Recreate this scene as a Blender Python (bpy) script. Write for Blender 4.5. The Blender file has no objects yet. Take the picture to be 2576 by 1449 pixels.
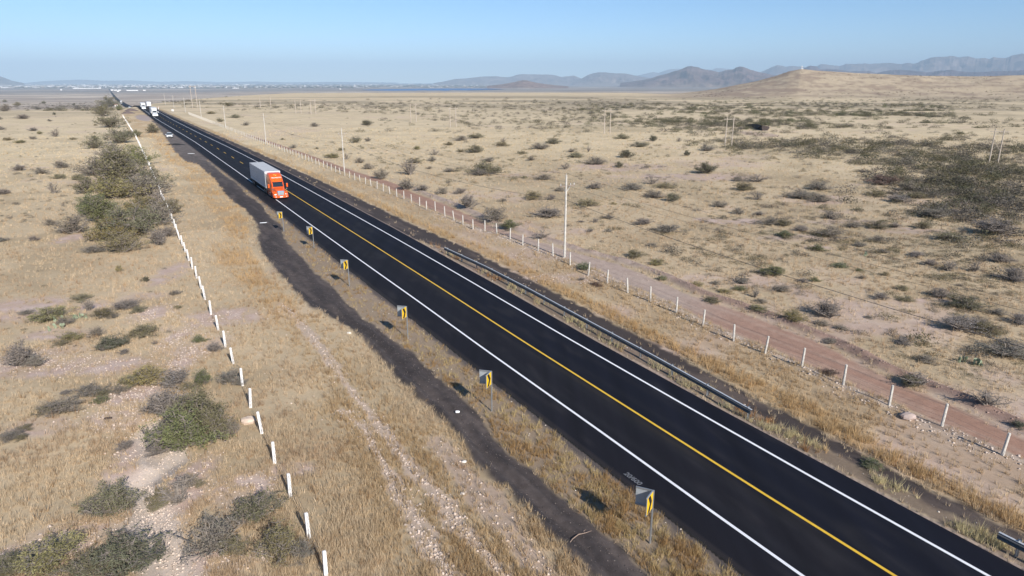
import bpy, math, random
import numpy as np
R_=math.radians
rng=np.random.default_rng(7); random.seed(7)
scene=bpy.context.scene
HAZEC=(.55,.73,.92,1); HAZED=5.4e-5; SKYS=.100; SUNS=5.0; EXPO=.53
COL=scene.collection
# ------------------------------------------------------------------ camera geometry (photo measured on a 2576 px wide copy)
FPX=1717.; H=20.3; PITCH=math.atan((724.5-206.)/FPX)
cp,sp=math.cos(PITCH),math.sin(PITCH)
ROADA=R_(29.7); ca,sa=math.cos(ROADA),math.sin(ROADA)
def XY(s,t): return (-s*sa+t*ca, s*ca+t*sa)
def ST(X,Y): return (-X*sa+Y*ca, X*ca+Y*sa)
def ray(x,y):
    u=(x-1288)/FPX; v=(y-724.5)/FPX
    return u, cp-v*sp, -(sp+v*cp)
def G(x,y,z=0.):
    dx,dy,dz=ray(x,y); k=(z-H)/dz
    return dx*k,dy*k
def Gst(x,y): return ST(*G(x,y))
def stcurve(pts):
    a=sorted(Gst(x,y) for x,y in pts)
    return np.array([p[0] for p in a]),np.array([p[1] for p in a])
# ------------------------------------------------------------------ noise
def _h(ix,iy,seed):
    n=(ix.astype(np.int64)*374761393+iy.astype(np.int64)*668265263+seed*1442695041)&0xffffffff
    n=((n^(n>>13))*1274126177)&0xffffffff
    n=(n^(n>>16))&0xffffffff
    return n/4294967295.0
def vnoise(x,y,seed=0):
    x=np.asarray(x,float); y=np.asarray(y,float)
    ix=np.floor(x).astype(np.int64); iy=np.floor(y).astype(np.int64)
    fx=x-ix; fy=y-iy; fx=fx*fx*(3-2*fx); fy=fy*fy*(3-2*fy)
    a=_h(ix,iy,seed); b=_h(ix+1,iy,seed); c=_h(ix,iy+1,seed); d=_h(ix+1,iy+1,seed)
    return (a*(1-fx)+b*fx)*(1-fy)+(c*(1-fx)+d*fx)*fy
def fbm(x,y,o=4,seed=0):
    r=0; a=.5; tot=0
    for i in range(o):
        r=r+a*vnoise(x,y,seed+i*17); tot+=a; a*=.5; x=np.asarray(x)*2.03+5.1; y=np.asarray(y)*2.03+1.7
    return r/tot
def sst(e0,e1,x):
    q=np.clip((np.asarray(x,float)-e0)/(e1-e0),0,1); return q*q*(3-2*q)
def mix(a,b,f):
    f=np.asarray(f)[...,None]; return np.asarray(a)*(1-f)+np.asarray(b)*f
# ------------------------------------------------------------------ road alignment (s along, t across)
CS=[-60,0,20,45,62,85,120,150,190,232,260,310,450,700,12000]; CT=[26.35,26.35,26.37,26.6,26.9,27.2,27.5,27.85,28,28,27.95,27.3,25.9,25.9,25.9]
def cs0(s): return np.interp(s,CS,CT)
def hw0(s): return np.interp(s,[0,30,58,81,97,120,165,190,232,260,310,450],[3.46,3.46,3.65,3.9,4.0,3.95,3.95,3.9,3.8,3.4,3.3,3.6])
_sg=np.arange(-60,760,2.)
def _sm(f,sg):
    o=np.arange(-30,31)*2.; k=np.exp(-(o/sg)**2/2); k/=k.sum(); v=sum(kk*f(_sg+oo) for kk,oo in zip(k,o))
    w=np.clip((_sg-50)/50,0,1); return f(_sg)*(1-w)+v*w
_csv=_sm(cs0,16.); _hwv=_sm(hw0,24.)
def cs(s): return np.interp(s,_sg,_csv)
def hw(s): return np.interp(s,_sg,_hwv)
def tl(s): return np.interp(s,[0,60,77,106,155,270,424,700],[20.8,20.8,20.9,21.3,21.5,21.6,20.3,20.3])
def tr(s): return np.interp(s,[0,28,42,60,92,128,170,237,323,569,700],[31.5,31.5,31.75,32.4,33.2,33.7,34.05,34.0,33.3,31.2,31.2])
gL=stcurve([(395,315),(443,385),(470,407),(497,412),(543,453),(578,502),(611,521),(627,542),(643,583),(642,613),(652,643),(682,681),(717,723),(750,761),(775,786),(797,797),(834,787),(880,830),(913,852),(932,874),(959,903),(973,931),(1005,963),(1030,977),(1051,1004),(1089,1031),(1125,1066),(1152,1104),(1184,1145),(1235,1207),(1275,1243),(1319,1280),(1352,1320),(1399,1367),(1445,1417),(1482,1447)])
gR=stcurve([(531,411),(560,438),(590,458),(608,476),(626,495),(652,509),(685,554),(706,563),(712,595),(732,625),(768,654),(791,690),(833,717),(869,761),(889,782),(922,811),(963,829),(984,859),(1024,876),(1060,917),(1100,952),(1146,996),(1174,1018),(1214,1045),(1230,1080),(1242,1113),(1292,1153),(1350,1187),(1365,1215),(1419,1270),(1475,1307),(1512,1347),(1569,1383),(1605,1423),(1622,1449)])
def _smc(c,sg=1.6):
    q=np.arange(-60,440,.5); v=np.interp(q,*c); o=np.arange(-8,9)*.5; k=np.exp(-(o/sg)**2/2); k/=k.sum()
    return q[16:-16],np.convolve(v,k,'same')[16:-16]
gL=_smc(gL); gR=_smc(gR)
dN=stcurve([(2520,1130),(2300,1040),(2120,960),(1950,885),(1800,820),(1700,770),(1600,725),(1500,680),(1400,645),(1300,605),(1150,555),(1060,520),(960,465),(860,432),(760,390),(660,355)])
dF=stcurve([(2576,1090),(2380,1000),(2200,925),(2080,860),(1900,790),(1750,740),(1640,690),(1540,655),(1440,630),(1350,600),(1250,570),(1200,545),(1120,510),(1050,485),(1000,460),(900,430),(800,395),(700,360),(600,330)])
# ------------------------------------------------------------------ terrain
PR=[0,640,700,800,1070,1600,2750,5900,10000,16000,60000]; PZ=[0,0,-1.2,-5.5,-13.7,-22,-37,-52,-60,-62,-64]
HX=[1600,1700,1800,1850,1900,1950,1985,2015,2060,2150,2250,2350,2450,2576,2800,3400]; HY=[242,238,225,215,205,192,180,174,178,184,189,191,192,189,187,190]
def azx(x,y=200.):
    dx,dy,dz=ray(x,y); return math.atan2(dx,dy)
def elev(x,y):
    dx,dy,dz=ray(x,y); return math.atan2(dz,math.hypot(dx,dy))
HAZ=[azx(x,y) for x,y in zip(HX,HY)]; HZ=[H+1400*math.tan(elev(x,y)) for x,y in zip(HX,HY)]
WASH=[(383,1080),(383,1110),(417,1157),(350,1213),(362,1257),(383,1290),(385,1340),(410,1390),(432,1440),(445,1500)]
WASHP=[G(*p) for p in WASH]
def pdist(X,Y,pts):
    d=np.full(np.shape(X),1e9)
    for (x0,y0),(x1,y1) in zip(pts[:-1],pts[1:]):
        vx,vy=x1-x0,y1-y0; L=vx*vx+vy*vy+1e-9
        k=np.clip(((X-x0)*vx+(Y-y0)*vy)/L,0,1)
        d=np.minimum(d,np.hypot(X-x0-k*vx,Y-y0-k*vy))
    return d
def terr(X,Y):
    X=np.asarray(X,float); Y=np.asarray(Y,float)
    r=np.hypot(X,Y); az=np.arctan2(X,Y); s,t=ST(X,Y)
    R0=np.interp(az,[-.62,-.5,-.3,3.2],[620,640,1400,1450])
    R0=np.where(az<-1.3,620,R0)
    z=np.interp(np.maximum(r-(R0-640),0),PR,PZ)
    z=z+(fbm(X/90,Y/90,3,3)-.5)*sst(1500,4000,r)*5
    hz=np.interp(az,HAZ,HZ)
    shp=sst(900,1400,r)**1.2*(1-sst(1430,2100,r))
    shp=shp*sst(azx(1560),azx(1800),az)*(1-sst(1.9,2.4,az))
    hz=hz+(fbm(X/70,Y/70,4,9)-.5)*7*sst(950,1100,r)*(1-.7*sst(1300,1400,r))
    z=np.where(shp>0,z+(hz-z)*shp,z)
    off=np.abs(t-26)
    z=z+(fbm(X/14,Y/14,3,5)-.5)*.5*sst(22,34,off)*(1-sst(400,700,r))
    m=(r<170)
    if np.any(m):
        b=(t-(np.interp(s,*dF)+.7))/.75
        berm=.38*np.exp(-b*b)*(.5+vnoise(s/1.7,t/1.3,8))*sst(0,8,s)*(1-sst(120,160,s))
        b2=(t-(np.interp(s,*dN)-.9))/.6
        berm=berm+.2*np.exp(-b2*b2)*(.4+vnoise(s/1.5,t/1.1,18))*sst(0,8,s)*(1-sst(80,130,s))
        z=z+np.where(m,berm,0)
        # millings windrow ruts
        u=(t-np.interp(s,*gL))/np.maximum(np.interp(s,*gR)-np.interp(s,*gL),.5)
        rid=.26*np.exp(-((u-.14)/.13)**2)+.14*np.exp(-((u-.62)/.12)**2)
        z=z+np.where((s<110)&m,rid*(.6+.6*vnoise(s/2.,t,28)),0)
    if np.any(r<70):
        d=pdist(X,Y,WASHP); z=z-np.where(r<70,.45*np.exp(-(d/.9)**2)+.12*np.exp(-(d/2.2)**2),0)
    return z
KS=np.geomspace(500,44000,420)
def Gt(x,y):
    dx,dy,dz=ray(x,y)
    if dz>-1e-5: dz=-1e-5
    k=-H/dz
    if math.hypot(dx,dy)*k<560:
        z=float(terr(dx*k,dy*k)); k=(z-H)/dz
        return dx*k,dy*k,float(terr(dx*k,dy*k))
    q=np.nonzero(H+dz*KS<terr(dx*KS,dy*KS))[0]; i=q[0] if len(q) else len(KS)-1
    kk=np.linspace(KS[max(i-1,0)],KS[i],24); z=terr(dx*kk,dy*kk); q=np.nonzero(H+dz*kk<z)[0]; j=q[0] if len(q) else 23
    return dx*kk[j],dy*kk[j],float(z[j])
# ------------------------------------------------------------------ ground zones
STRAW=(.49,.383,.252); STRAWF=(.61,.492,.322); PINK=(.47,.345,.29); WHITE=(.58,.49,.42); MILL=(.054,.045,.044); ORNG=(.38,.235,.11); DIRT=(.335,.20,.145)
BLOB=[(70,775,110,35),(230,770,60,20),(150,840,90,18),(180,920,230,30),(60,900,80,25),(330,1000,100,40),(110,1080,110,30),(300,1060,120,40),(350,1120,60,60),(310,1180,60,40),(240,1370,200,60),(90,1400,120,40),(440,1260,60,130),(560,1400,150,50),(470,900,50,60),(445,850,40,50),(620,1230,90,50),(380,790,60,30),(420,690,50,40),(180,600,40,20),(250,520,40,10),(1340,640,110,18),(2000,600,120,10),(2100,560,140,8),(1560,420,150,10),(1750,445,200,10),(2300,580,100,8),(2330,760,100,8),(2050,620,60,8),(1440,700,160,14),(1850,555,120,9),(560,800,120,25),(740,1180,80,25)]
BL=[]
for cx,cy,rx,ry in BLOB:
    g=G(cx,cy); g0=G(cx,cy-ry); g1=G(cx,cy+ry); gx=G(cx+rx,cy)
    BL.append((g[0],.5*(g0[1]+g1[1]),abs(gx[0]-g[0]),abs(g0[1]-g1[1])/2))
RUB=[[(706,765),(739,792),(793,860),(840,920),(878,977),(916,1023),(975,1100),(1009,1147),(1059,1207),(1109,1257),(1142,1307),(1192,1357),(1259,1440),(1300,1490)],
     [(860,1030),(878,1050),(916,1077),(943,1132),(979,1197),(1002,1240),(1032,1290),(1059,1333),(1092,1390),(1125,1433),(1150,1480)],
     [(1092,1107),(1159,1183),(1225,1260),(1275,1323),(1325,1390),(1369,1440),(1400,1490)]]
RUBP=[[G(*p) for p in q] for q in RUB]
RV=G(1912,338)
def zones(X,Y):
    X=np.asarray(X,float); Y=np.asarray(Y,float)
    s,t=ST(X,Y); r=np.hypot(X,Y); az=np.arctan2(X,Y)
    n1=fbm(X/30,Y/30,4,21); n2=fbm(X/5,Y/5,3,22); n3=fbm(X/1.1,Y/1.1,3,23); nf=vnoise(X/.35,Y/.35,29)
    ns=fbm(s/14,t/1.6,4,24)
    far=sst(90,260,r)
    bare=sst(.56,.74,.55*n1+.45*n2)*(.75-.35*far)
    b2=np.zeros_like(r)
    for bx,by,rx,ry in BL:
        q=np.hypot((X-bx)/rx,(Y-by)/ry)+(n2-.5)*1.1+(n3-.5)*.5
        b2=np.maximum(b2,1-sst(.5,1.15,q))
    bare=np.maximum(bare,b2*(.35+.65*sst(.35,.62,n3)))
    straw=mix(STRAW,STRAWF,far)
    var=.86+.28*n2+.12*(n1-.5)
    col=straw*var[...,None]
    col=mix(col,np.array((.33,.25,.155)),.55*sst(.45,.7,fbm(X/9,Y/9,3,31))*(1-.6*far))
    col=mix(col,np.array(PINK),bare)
    col=mix(col,np.array(WHITE),.35*bare*sst(.52,.72,n3)*(1-far))
    gd=1-bare; gh=.26+.16*n2; gc=mix((.57,.45,.305),(.48,.36,.24),sst(.35,.7,fbm(X/4,Y/4,3,41)))
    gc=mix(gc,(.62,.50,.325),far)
    # wash
    m=r<75
    if np.any(m):
        d=np.where(m,pdist(X,Y,WASHP),99)+(n3-.5)*.9
        w=1-sst(.7,1.5,d); col=mix(col,np.array(WHITE)*1.0,w*(.6+.4*nf)); gd=gd*(1-w)
        for k,q in enumerate(RUBP):
            wd=[.42,.40,.75][k]
            d=np.where(m,pdist(X,Y,q),99)+(n2-.5)*.9+(n3-.5)*.6
            w=(1-sst(wd*.45,wd*1.2,d))
            col=mix(col,np.array((.47,.37,.31) if k<2 else (.40,.30,.245))*(.8+.4*nf)[...,None],w*.7); gd=gd*(1-.7*w)
            # browner weeds beside the rubble
            w=(1-sst(1.0,2.8,d))*(1-w)*.5
            gc=mix(gc,(.44,.31,.165),w)
    # corridor weeds left
    L=np.interp(s,*gL,right=20.3); Rr=np.interp(s,*gR,right=20.3); Rr=np.where(s>206,99,Rr)
    dn,df=np.interp(s,*dN),np.interp(s,*dF)
    f=sst(.5,1.2,t-5.0)*(1-sst(.2,1.,t-L))*(1-sst(560,640,s))
    o=f*sst(48,75,s)*sst(L-6.2,L-3.2,t+(ns-.5)*5)*(1-sst(L-1.2,L-.4,t+(n2-.5)*1.5)*(s<118))
    o=np.where(s>300,f*sst(.3,.5,n1+.2),o)*(.35+.65*sst(.3,.55,fbm(X/3,Y/3,3,43)))
    col=mix(col,np.array(ORNG)*1.1,o*.6*sst(.3,.6,n2+.1)); gc=mix(gc,(.50,.335,.165),o*.85); gh=gh+o*.25
    # millings / gravel lay-by
    e=(n3-.5)*.7+(n2-.5)*.6
    g=sst(-.3,.2,t-L-np.interp(s,[50,62,105,125],[0,.5,.5,0])+e*.8)*(1-sst(-.1,.4,t-Rr+e*.7))*(t<24)*sst(-40,-20,s)*(1-sst(425,455,s))
    u=(t-L)/np.maximum(np.where(s>206,21,Rr)-L,.5)
    mc=mix(MILL,(.125,.10,.09),.6*sst(.45,.8,fbm(s/5,t/.7,4,51))+.25*sst(.62,.9,u))
    mc=mix(mc,(.235,.195,.17),sst(130,260,s)*.5)
    col=mix(col,mc*(.75+.5*nf)[...,None],g); gd=gd*(1-g)
    # strip between track and asphalt
    k=(1-g)*sst(.0,.3,t-Rr+.3)*(t<24)
    col=mix(col,np.array((.24,.18,.13)),k*.8); gd=np.where(k>.5,.9*sst(.25,.55,n3+.1*n2),gd); gh=np.where(k>.5,.34,gh)
    gc=np.where((k>.5)[...,None],mix((.48,.37,.19),(.38,.25,.12),sst(.4,.6,n3)),gc)
    e=1-sst(.15,.75,tl(s)-t+(n3-.5)*.6); e=e*(t<26)*(s>-60)*(s<640)
    col=mix(col,np.array((.10,.082,.075)),e); gd=gd*(1-e)
    # right verge
    T=tr(s); d=t-T
    rz=(d>-4)*(t<dn+1)*(1-sst(600,660,s))
    nearS=1-sst(76,88,s)
    q1=np.interp(s,[0,17,25,37,54,75,88,128,170,300,450],[2.7,2.75,3.2,3.9,4.0,4.2,3.6,3.3,3.0,2.2,1.8])
    q0=nearS*np.interp(s,[0,20,45,80],[1.15,1.55,1.6,1.5])
    dk=sst(-.2,.2,d-q0+(n3-.5)*.7)*(1-sst(-.25,.25,d-q1+(n3-.5)*.9))*rz
    tuft=(1-sst(-.2,.2,d-q0))*rz*nearS*sst(.25,.45,d)
    col=mix(col,mix((.06,.048,.045),(.17,.13,.11),sst(.45,.75,fbm(s/6,t/.8,3,61))*.45),dk); gd=gd*(1-dk*.93)
    col=mix(col,np.array((.15,.11,.085)),tuft*.8); gd=np.where(tuft>.5,.95*sst(.35,.55,fbm(s/2.5,t/2,3,63)),gd); gh=np.where(tuft>.5,.5,gh); gc=np.where((tuft>.5)[...,None],mix((.55,.47,.27),(.40,.22,.10),sst(.5,.66,fbm(s/3,t/3,2,64))),gc)
    o=sst(0,.5,d-q1)*(1-sst(1.4,3.2,d-q1+(ns-.5)*2.6))*rz
    o=o*(.8+.2*n2); col=mix(col,np.array((.36,.235,.115)),o*.7); gc=mix(gc,(.48,.315,.14),o*.8); gh=gh+o*.3; gd=np.maximum(gd,o*.95)
    sl=sst(2.5,4,d-q1)*(t<dn)*rz
    col=mix(col,np.array((.36,.255,.155)),sl*.5*(1-far)); gc=mix(gc,(.42,.29,.15),sl*.5*(1-far)); gh=gh+.05*sl
    e=sst(-1.6,-.3,t-dn+(n3-.5)*.8)*(1-sst(-.3,.1,t-dn))*sst(5,20,s)*(1-sst(90,130,s))
    col=mix(col,mix((.27,.20,.16),(.45,.37,.31),sst(.45,.6,n3)),e*.8); gd=gd*(1-.7*e)
    # light kerb edge of the asphalt on the right
    kb=(d>-1)*(1-sst(.12,.35,d+(n3-.5)*.12))*(s>-60)*(s<640); col=mix(col,np.array((.30,.235,.205)),kb); gd=gd*(1-kb)
    gd=np.where((t>tl(s)-.12)&(t<T+.1)&(s<700),0,gd)
    # dirt road and its berm
    e=(n3-.5)*.8+(n2-.5)*.6
    w=sst(.0,.45,t-dn+e)*(1-sst(-1.1,-.4,t-df+e))*(1-sst(420,640,s))
    ru=fbm(s/9,t/.45,4,71)
    dc=mix(DIRT,(.40,.275,.21),sst(.45,.7,ru)*.6)
    dc=mix(dc,np.array((.44,.37,.32)),np.interp(s,[20,40,48,75,90,120],[0,.1,.6,.65,.1,0]))
    col=mix(col,dc*(.9+.2*nf)[...,None],w); gd=gd*(1-w)
    w=(1-sst(.4,1.3,np.abs(t-df-.7)+(n2-.5)*.7))*(1-sst(110,160,s))*(s>-30)
    bc=mix((.24,.155,.125),(.44,.37,.32),np.interp(s,[30,46,60],[0,.1,.55]))
    col=mix(col,bc*(.7+.6*nf)[...,None],w*.9); gd=gd*(1-.9*w)
    # gravel lot beside the far mounds, ravine bank
    a=XY(445,20); q=np.hypot((s-470)/45,(t-16.5)/4)+(n2-.5)*.4; w=(1-sst(.8,1.1,q)); col=mix(col,np.array((.38,.31,.28)),w*(t<tl(s))); gd=gd*(1-w)
    sc_=sst(.46,.66,.6*fbm(X/45,Y/45,3,303)+.4*fbm(X/9,Y/9,3,306))*sst(52,70,t)*(1-sst(1000,1300,r))*sst(0,.35,az+.15); col=mix(col,np.array((.29,.235,.15)),sc_*.5)
    q=np.hypot((X-RV[0])/7,(Y-RV[1])/16)+(n2-.5)*.5; w=1-sst(.7,1.1,q); col=mix(col,np.array((.40,.30,.25)),w*.8)
    # distant lowland
    low=sst(0,1,(r-np.interp(az,[-.62,-.5,-.3,3.2],[800,900,1500,1560]))/500.)
    lr=np.log(np.maximum(r,1))
    st=fbm(lr*26,az*9,4,81); st2=fbm(lr*9,az*5,3,82)
    lc=mix((.34,.275,.22),(.56,.47,.37),sst(.45,.68,st))
    lc=mix(lc,np.array((.16,.15,.14)),sst(4200,6000,r)*.6*sst(.35,.55,st2+.1))
    hill=sst(azx(1560),azx(1800),az)*(1-sst(2000,2300,r))
    col=mix(col,lc,low*(1-hill))
    # scrub tone band before the drop
    band=sst(.42,.6,fbm(lr*22,az*7,4,83))*sst(420,700,r)*(1-low)*(1-sst(1000,1150,r))
    col=mix(col,np.array((.20,.165,.115)),band*.55)
    hl=hill*sst(920,1050,r)
    col=mix(col,mix((.50,.40,.275),(.29,.215,.16),sst(.38,.68,.6*fbm(X/22,Y/22,5,91)+.4*fbm(X/6,Y/6,3,92)+.12*sst(azx(2120),azx(1950),az))),hl*.85)
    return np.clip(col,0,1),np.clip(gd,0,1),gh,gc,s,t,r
# ------------------------------------------------------------------ mesh helpers
def npmesh(name,V,F,col=None,mat=None,smooth=False):
    """V (n,3), F (m,k) all faces same size."""
    me=bpy.data.meshes.new(name); V=np.asarray(V,np.float32); F=np.asarray(F,np.int32)
    k=F.shape[1]; me.vertices.add(len(V)); me.vertices.foreach_set('co',V.ravel())
    me.loops.add(F.size); me.loops.foreach_set('vertex_index',F.ravel())
    me.polygons.add(len(F)); me.polygons.foreach_set('loop_start',np.arange(len(F),dtype=np.int32)*k)
    me.polygons.foreach_set('loop_total',np.full(len(F),k,np.int32))
    if smooth: me.polygons.foreach_set('use_smooth',np.ones(len(F),bool))
    me.update(calc_edges=True)
    if col is not None:
        a=me.color_attributes.new('Col','FLOAT_COLOR','POINT')
        c=np.ones((len(V),4),np.float32); c[:,:3]=col; a.data.foreach_set('color',c.ravel())
    if mat: me.materials.append(mat)
    return me
def link(name,me,parent=None,loc=None):
    o=bpy.data.objects.new(name,me); COL.objects.link(o)
    if parent: o.parent=parent
    if loc: o.location=loc
    return o
def tag(o,label=None,cat=None,group=None,kind=None):
    if label: o['label']=label
    if cat: o['category']=cat
    if group: o['group']=group
    if kind: o['kind']=kind
    return o
def empty(name,loc,rz=0,label=None,cat=None,group=None,sc=1):
    o=bpy.data.objects.new(name,None); COL.objects.link(o); o.location=loc; o.rotation_euler=(0,0,rz); o.empty_display_size=.3
    o.scale=(sc,)*3 if not isinstance(sc,tuple) else sc
    return tag(o,label,cat,group)
class MB:
    def __init__(s): s.v=[]; s.f=[]; s.m=[]; s.mi=0
    def add(s,vs,fs):
        b=len(s.v); s.v+= [tuple(v) for v in vs]; s.f+=[tuple(b+i for i in f) for f in fs]; s.m+=[s.mi]*len(fs); return s
    def box(s,c,d,rz=0,tx=1,ty=1):
        x,y,z=d[0]/2,d[1]/2,d[2]/2; vs=[]
        for zz,k in ((-z,0),(z,1)):
            for a,b in ((-x,-y),(x,-y),(x,y),(-x,y)):
                if k: a,b=a*tx,b*ty
                p=(a*math.cos(rz)-b*math.sin(rz),a*math.sin(rz)+b*math.cos(rz))
                vs.append((c[0]+p[0],c[1]+p[1],c[2]+zz))
        return s.add(vs,[(3,2,1,0),(4,5,6,7),(0,1,5,4),(1,2,6,5),(2,3,7,6),(3,0,4,7)])
    def tube(s,pts,rad,n=6,cap=True):
        pts=[np.array(p,float) for p in pts]; rad=[rad]*len(pts) if not hasattr(rad,'__len__') else rad
        b=len(s.v); fs=[]; vs=[]
        for i,p in enumerate(pts):
            d=pts[min(i+1,len(pts)-1)]-pts[max(i-1,0)]; d=d/(np.linalg.norm(d)+1e-9)
            a=np.array((0,0,1.)) if abs(d[2])<.9 else np.array((1.,0,0))
            u=np.cross(d,a); u/=np.linalg.norm(u); w=np.cross(d,u)
            for k in range(n):
                q=2*math.pi*(k+.5)/n; vs.append(p+rad[i]*(u*math.cos(q)+w*math.sin(q)))
        for i in range(len(pts)-1):
            for k in range(n):
                a0=i*n+k; a1=i*n+(k+1)%n; fs.append((a0,a0+n,a1+n,a1))
        if cap: fs.append(tuple(range(n))); fs.append(tuple(reversed([len(vs)-n+k for k in range(n)])))
        return s.add(vs,fs)
    def loft(s,secs,cap=True):
        n=len(secs[0]); vs=[p for q in secs for p in q]; fs=[]
        for i in range(len(secs)-1):
            for k in range(n):
                a=i*n+k; b=i*n+(k+1)%n; fs.append((a,b,b+n,a+n))
        if cap: fs.append(tuple(reversed(range(n)))); fs.append(tuple(len(vs)-n+k for k in range(n)))
        return s.add(vs,fs)
    def quad(s,a,b,c,d): return s.add([a,b,c,d],[(0,1,2,3)])
    def build(s,name,mats,parent=None,smooth=False,loc=None):
        me=bpy.data.meshes.new(name); me.from_pydata(s.v,[],s.f); me.update()
        if not isinstance(mats,(list,tuple)): mats=[mats]
        for m in mats: me.materials.append(m)
        if any(s.m): me.polygons.foreach_set('material_index',s.m)
        if smooth:
            me.polygons.foreach_set('use_smooth',[True]*len(me.polygons))
            try: me.set_sharp_from_angle(angle=R_(35))
            except Exception: pass
        return link(name,me,parent,loc)
# ------------------------------------------------------------------ materials
def nm(name):
    m=bpy.data.materials.new(name); m.use_nodes=True; nt=m.node_tree; return m,nt,nt.nodes['Principled BSDF']
def mat(name,c,rough=.6,metal=0,var=.15,scale=8,bump=0,coat=0,spec=.5,emis=None):
    m,nt,b=nm(name); N=nt.nodes; K=nt.links
    b.inputs['Roughness'].default_value=rough; b.inputs['Metallic'].default_value=metal
    b.inputs['Specular IOR Level'].default_value=spec; b.inputs['Coat Weight'].default_value=coat
    tc=N.new('ShaderNodeTexCoord'); no=N.new('ShaderNodeTexNoise'); no.inputs['Scale'].default_value=scale; no.inputs['Detail'].default_value=5
    K.new(tc.outputs['Object'],no.inputs['Vector'])
    mr=N.new('ShaderNodeMapRange'); mr.inputs[1].default_value=.3; mr.inputs[2].default_value=.7; mr.inputs[3].default_value=1-var; mr.inputs[4].default_value=1+var
    K.new(no.outputs['Fac'],mr.inputs[0])
    hs=N.new('ShaderNodeVectorMath'); hs.operation='SCALE'; hs.inputs[0].default_value=c[:3]; K.new(mr.outputs[0],hs.inputs['Scale'])
    K.new(hs.outputs[0],b.inputs['Base Color'])
    if bump:
        bp=N.new('ShaderNodeBump'); bp.inputs['Strength'].default_value=bump; bp.inputs['Distance'].default_value=.02; K.new(no.outputs['Fac'],bp.inputs['Height']); K.new(bp.outputs[0],b.inputs['Normal'])
    return m
def colmat(name,rough=.95,tr=0,noise=None,bump=0,spec=.2):
    m,nt,b=nm(name); N=nt.nodes; K=nt.links
    at=N.new('ShaderNodeAttribute'); at.attribute_name='Col'; out=at.outputs['Color']
    b.inputs['Roughness'].default_value=rough; b.inputs['Specular IOR Level'].default_value=spec
    tc=N.new('ShaderNodeTexCoord')
    h=None
    if noise:
        for sc,am in noise:
            no=N.new('ShaderNodeTexNoise'); no.inputs['Scale'].default_value=sc; no.inputs['Detail'].default_value=6; no.inputs['Roughness'].default_value=.7
            K.new(tc.outputs['Object'],no.inputs['Vector'])
            mr=N.new('ShaderNodeMapRange'); mr.inputs[1].default_value=.25; mr.inputs[2].default_value=.75; mr.inputs[3].default_value=1-am; mr.inputs[4].default_value=1+am
            K.new(no.outputs['Fac'],mr.inputs[0]); vm=N.new('ShaderNodeVectorMath'); vm.operation='SCALE'
            K.new(out,vm.inputs[0]); K.new(mr.outputs[0],vm.inputs['Scale']); out=vm.outputs[0]; h=no
    K.new(out,b.inputs['Base Color'])
    if bump and h:
        bp=N.new('ShaderNodeBump'); bp.inputs['Strength'].default_value=bump; bp.inputs['Distance'].default_value=.05; K.new(h.outputs['Fac'],bp.inputs['Height']); K.new(bp.outputs[0],b.inputs['Normal'])
    if tr:
        t=N.new('ShaderNodeBsdfTranslucent'); K.new(out,t.inputs['Color']); mx=N.new('ShaderNodeMixShader'); mx.inputs[0].default_value=tr
        K.new(b.outputs[0],mx.inputs[1]); K.new(t.outputs[0],mx.inputs[2]); K.new(mx.outputs[0],N['Material Output'].inputs['Surface'])
    return m
def objmat(name,rough=.9,tr=.2,am=.3):
    m,nt,b=nm(name); N=nt.nodes; K=nt.links
    oi=N.new('ShaderNodeObjectInfo'); tc=N.new('ShaderNodeTexCoord'); no=N.new('ShaderNodeTexNoise'); no.inputs['Scale'].default_value=3.; no.inputs['Detail'].default_value=4
    ad=N.new('ShaderNodeVectorMath'); ad.operation='ADD'; K.new(tc.outputs['Object'],ad.inputs[0]); K.new(oi.outputs['Random'],ad.inputs[1]); K.new(ad.outputs[0],no.inputs['Vector'])
    mr=N.new('ShaderNodeMapRange'); mr.inputs[1].default_value=.3; mr.inputs[2].default_value=.7; mr.inputs[3].default_value=1-am; mr.inputs[4].default_value=1+am
    K.new(no.outputs['Fac'],mr.inputs[0]); vm=N.new('ShaderNodeVectorMath'); vm.operation='SCALE'; K.new(oi.outputs['Color'],vm.inputs[0]); K.new(mr.outputs[0],vm.inputs['Scale'])
    K.new(vm.outputs[0],b.inputs['Base Color']); b.inputs['Roughness'].default_value=rough; b.inputs['Specular IOR Level'].default_value=.25
    t=N.new('ShaderNodeBsdfTranslucent'); K.new(vm.outputs[0],t.inputs['Color']); mx=N.new('ShaderNodeMixShader'); mx.inputs[0].default_value=tr
    K.new(b.outputs[0],mx.inputs[1]); K.new(t.outputs[0],mx.inputs[2]); K.new(mx.outputs[0],N['Material Output'].inputs['Surface'])
    return m
M={}
M['ground']=colmat('ground_soil',noise=[(.9,.10),(6.,.16),(30.,.14)],bump=.5)
M['grass']=colmat('dry_grass',tr=.25,spec=.15)
M['stone']=colmat('stone',noise=[(9.,.15)],spec=.2)
M['leafmass']=colmat('far_scrub',tr=.15)
M['leaf']=objmat('shrub_leaf'); M['bark']=mat('shrub_bark',(.21,.18,.155),.9,var=.3,scale=4)
M['mount']=colmat('mountain_rock',noise=[(.0015,.2),(.008,.2)],spec=.1)
M['white_paint']=mat('white_line',(.80,.80,.82),.6,var=.05,scale=3); M['yellow_paint']=mat('yellow_line',(.72,.45,.035),.6,var=.08,scale=3)
M['postwhite']=mat('whitewashed_concrete',(.70,.68,.66),.8,var=.25,scale=6,bump=.3)
M['concrete']=mat('pale_concrete',(.55,.52,.47),.85,var=.18,scale=5,bump=.3)
M['wood']=mat('grey_wood',(.42,.36,.30),.85,var=.25,scale=3)
M['steel']=mat('galvanised_steel',(.46,.48,.50),.38,metal=.75,var=.12,scale=7)
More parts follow.
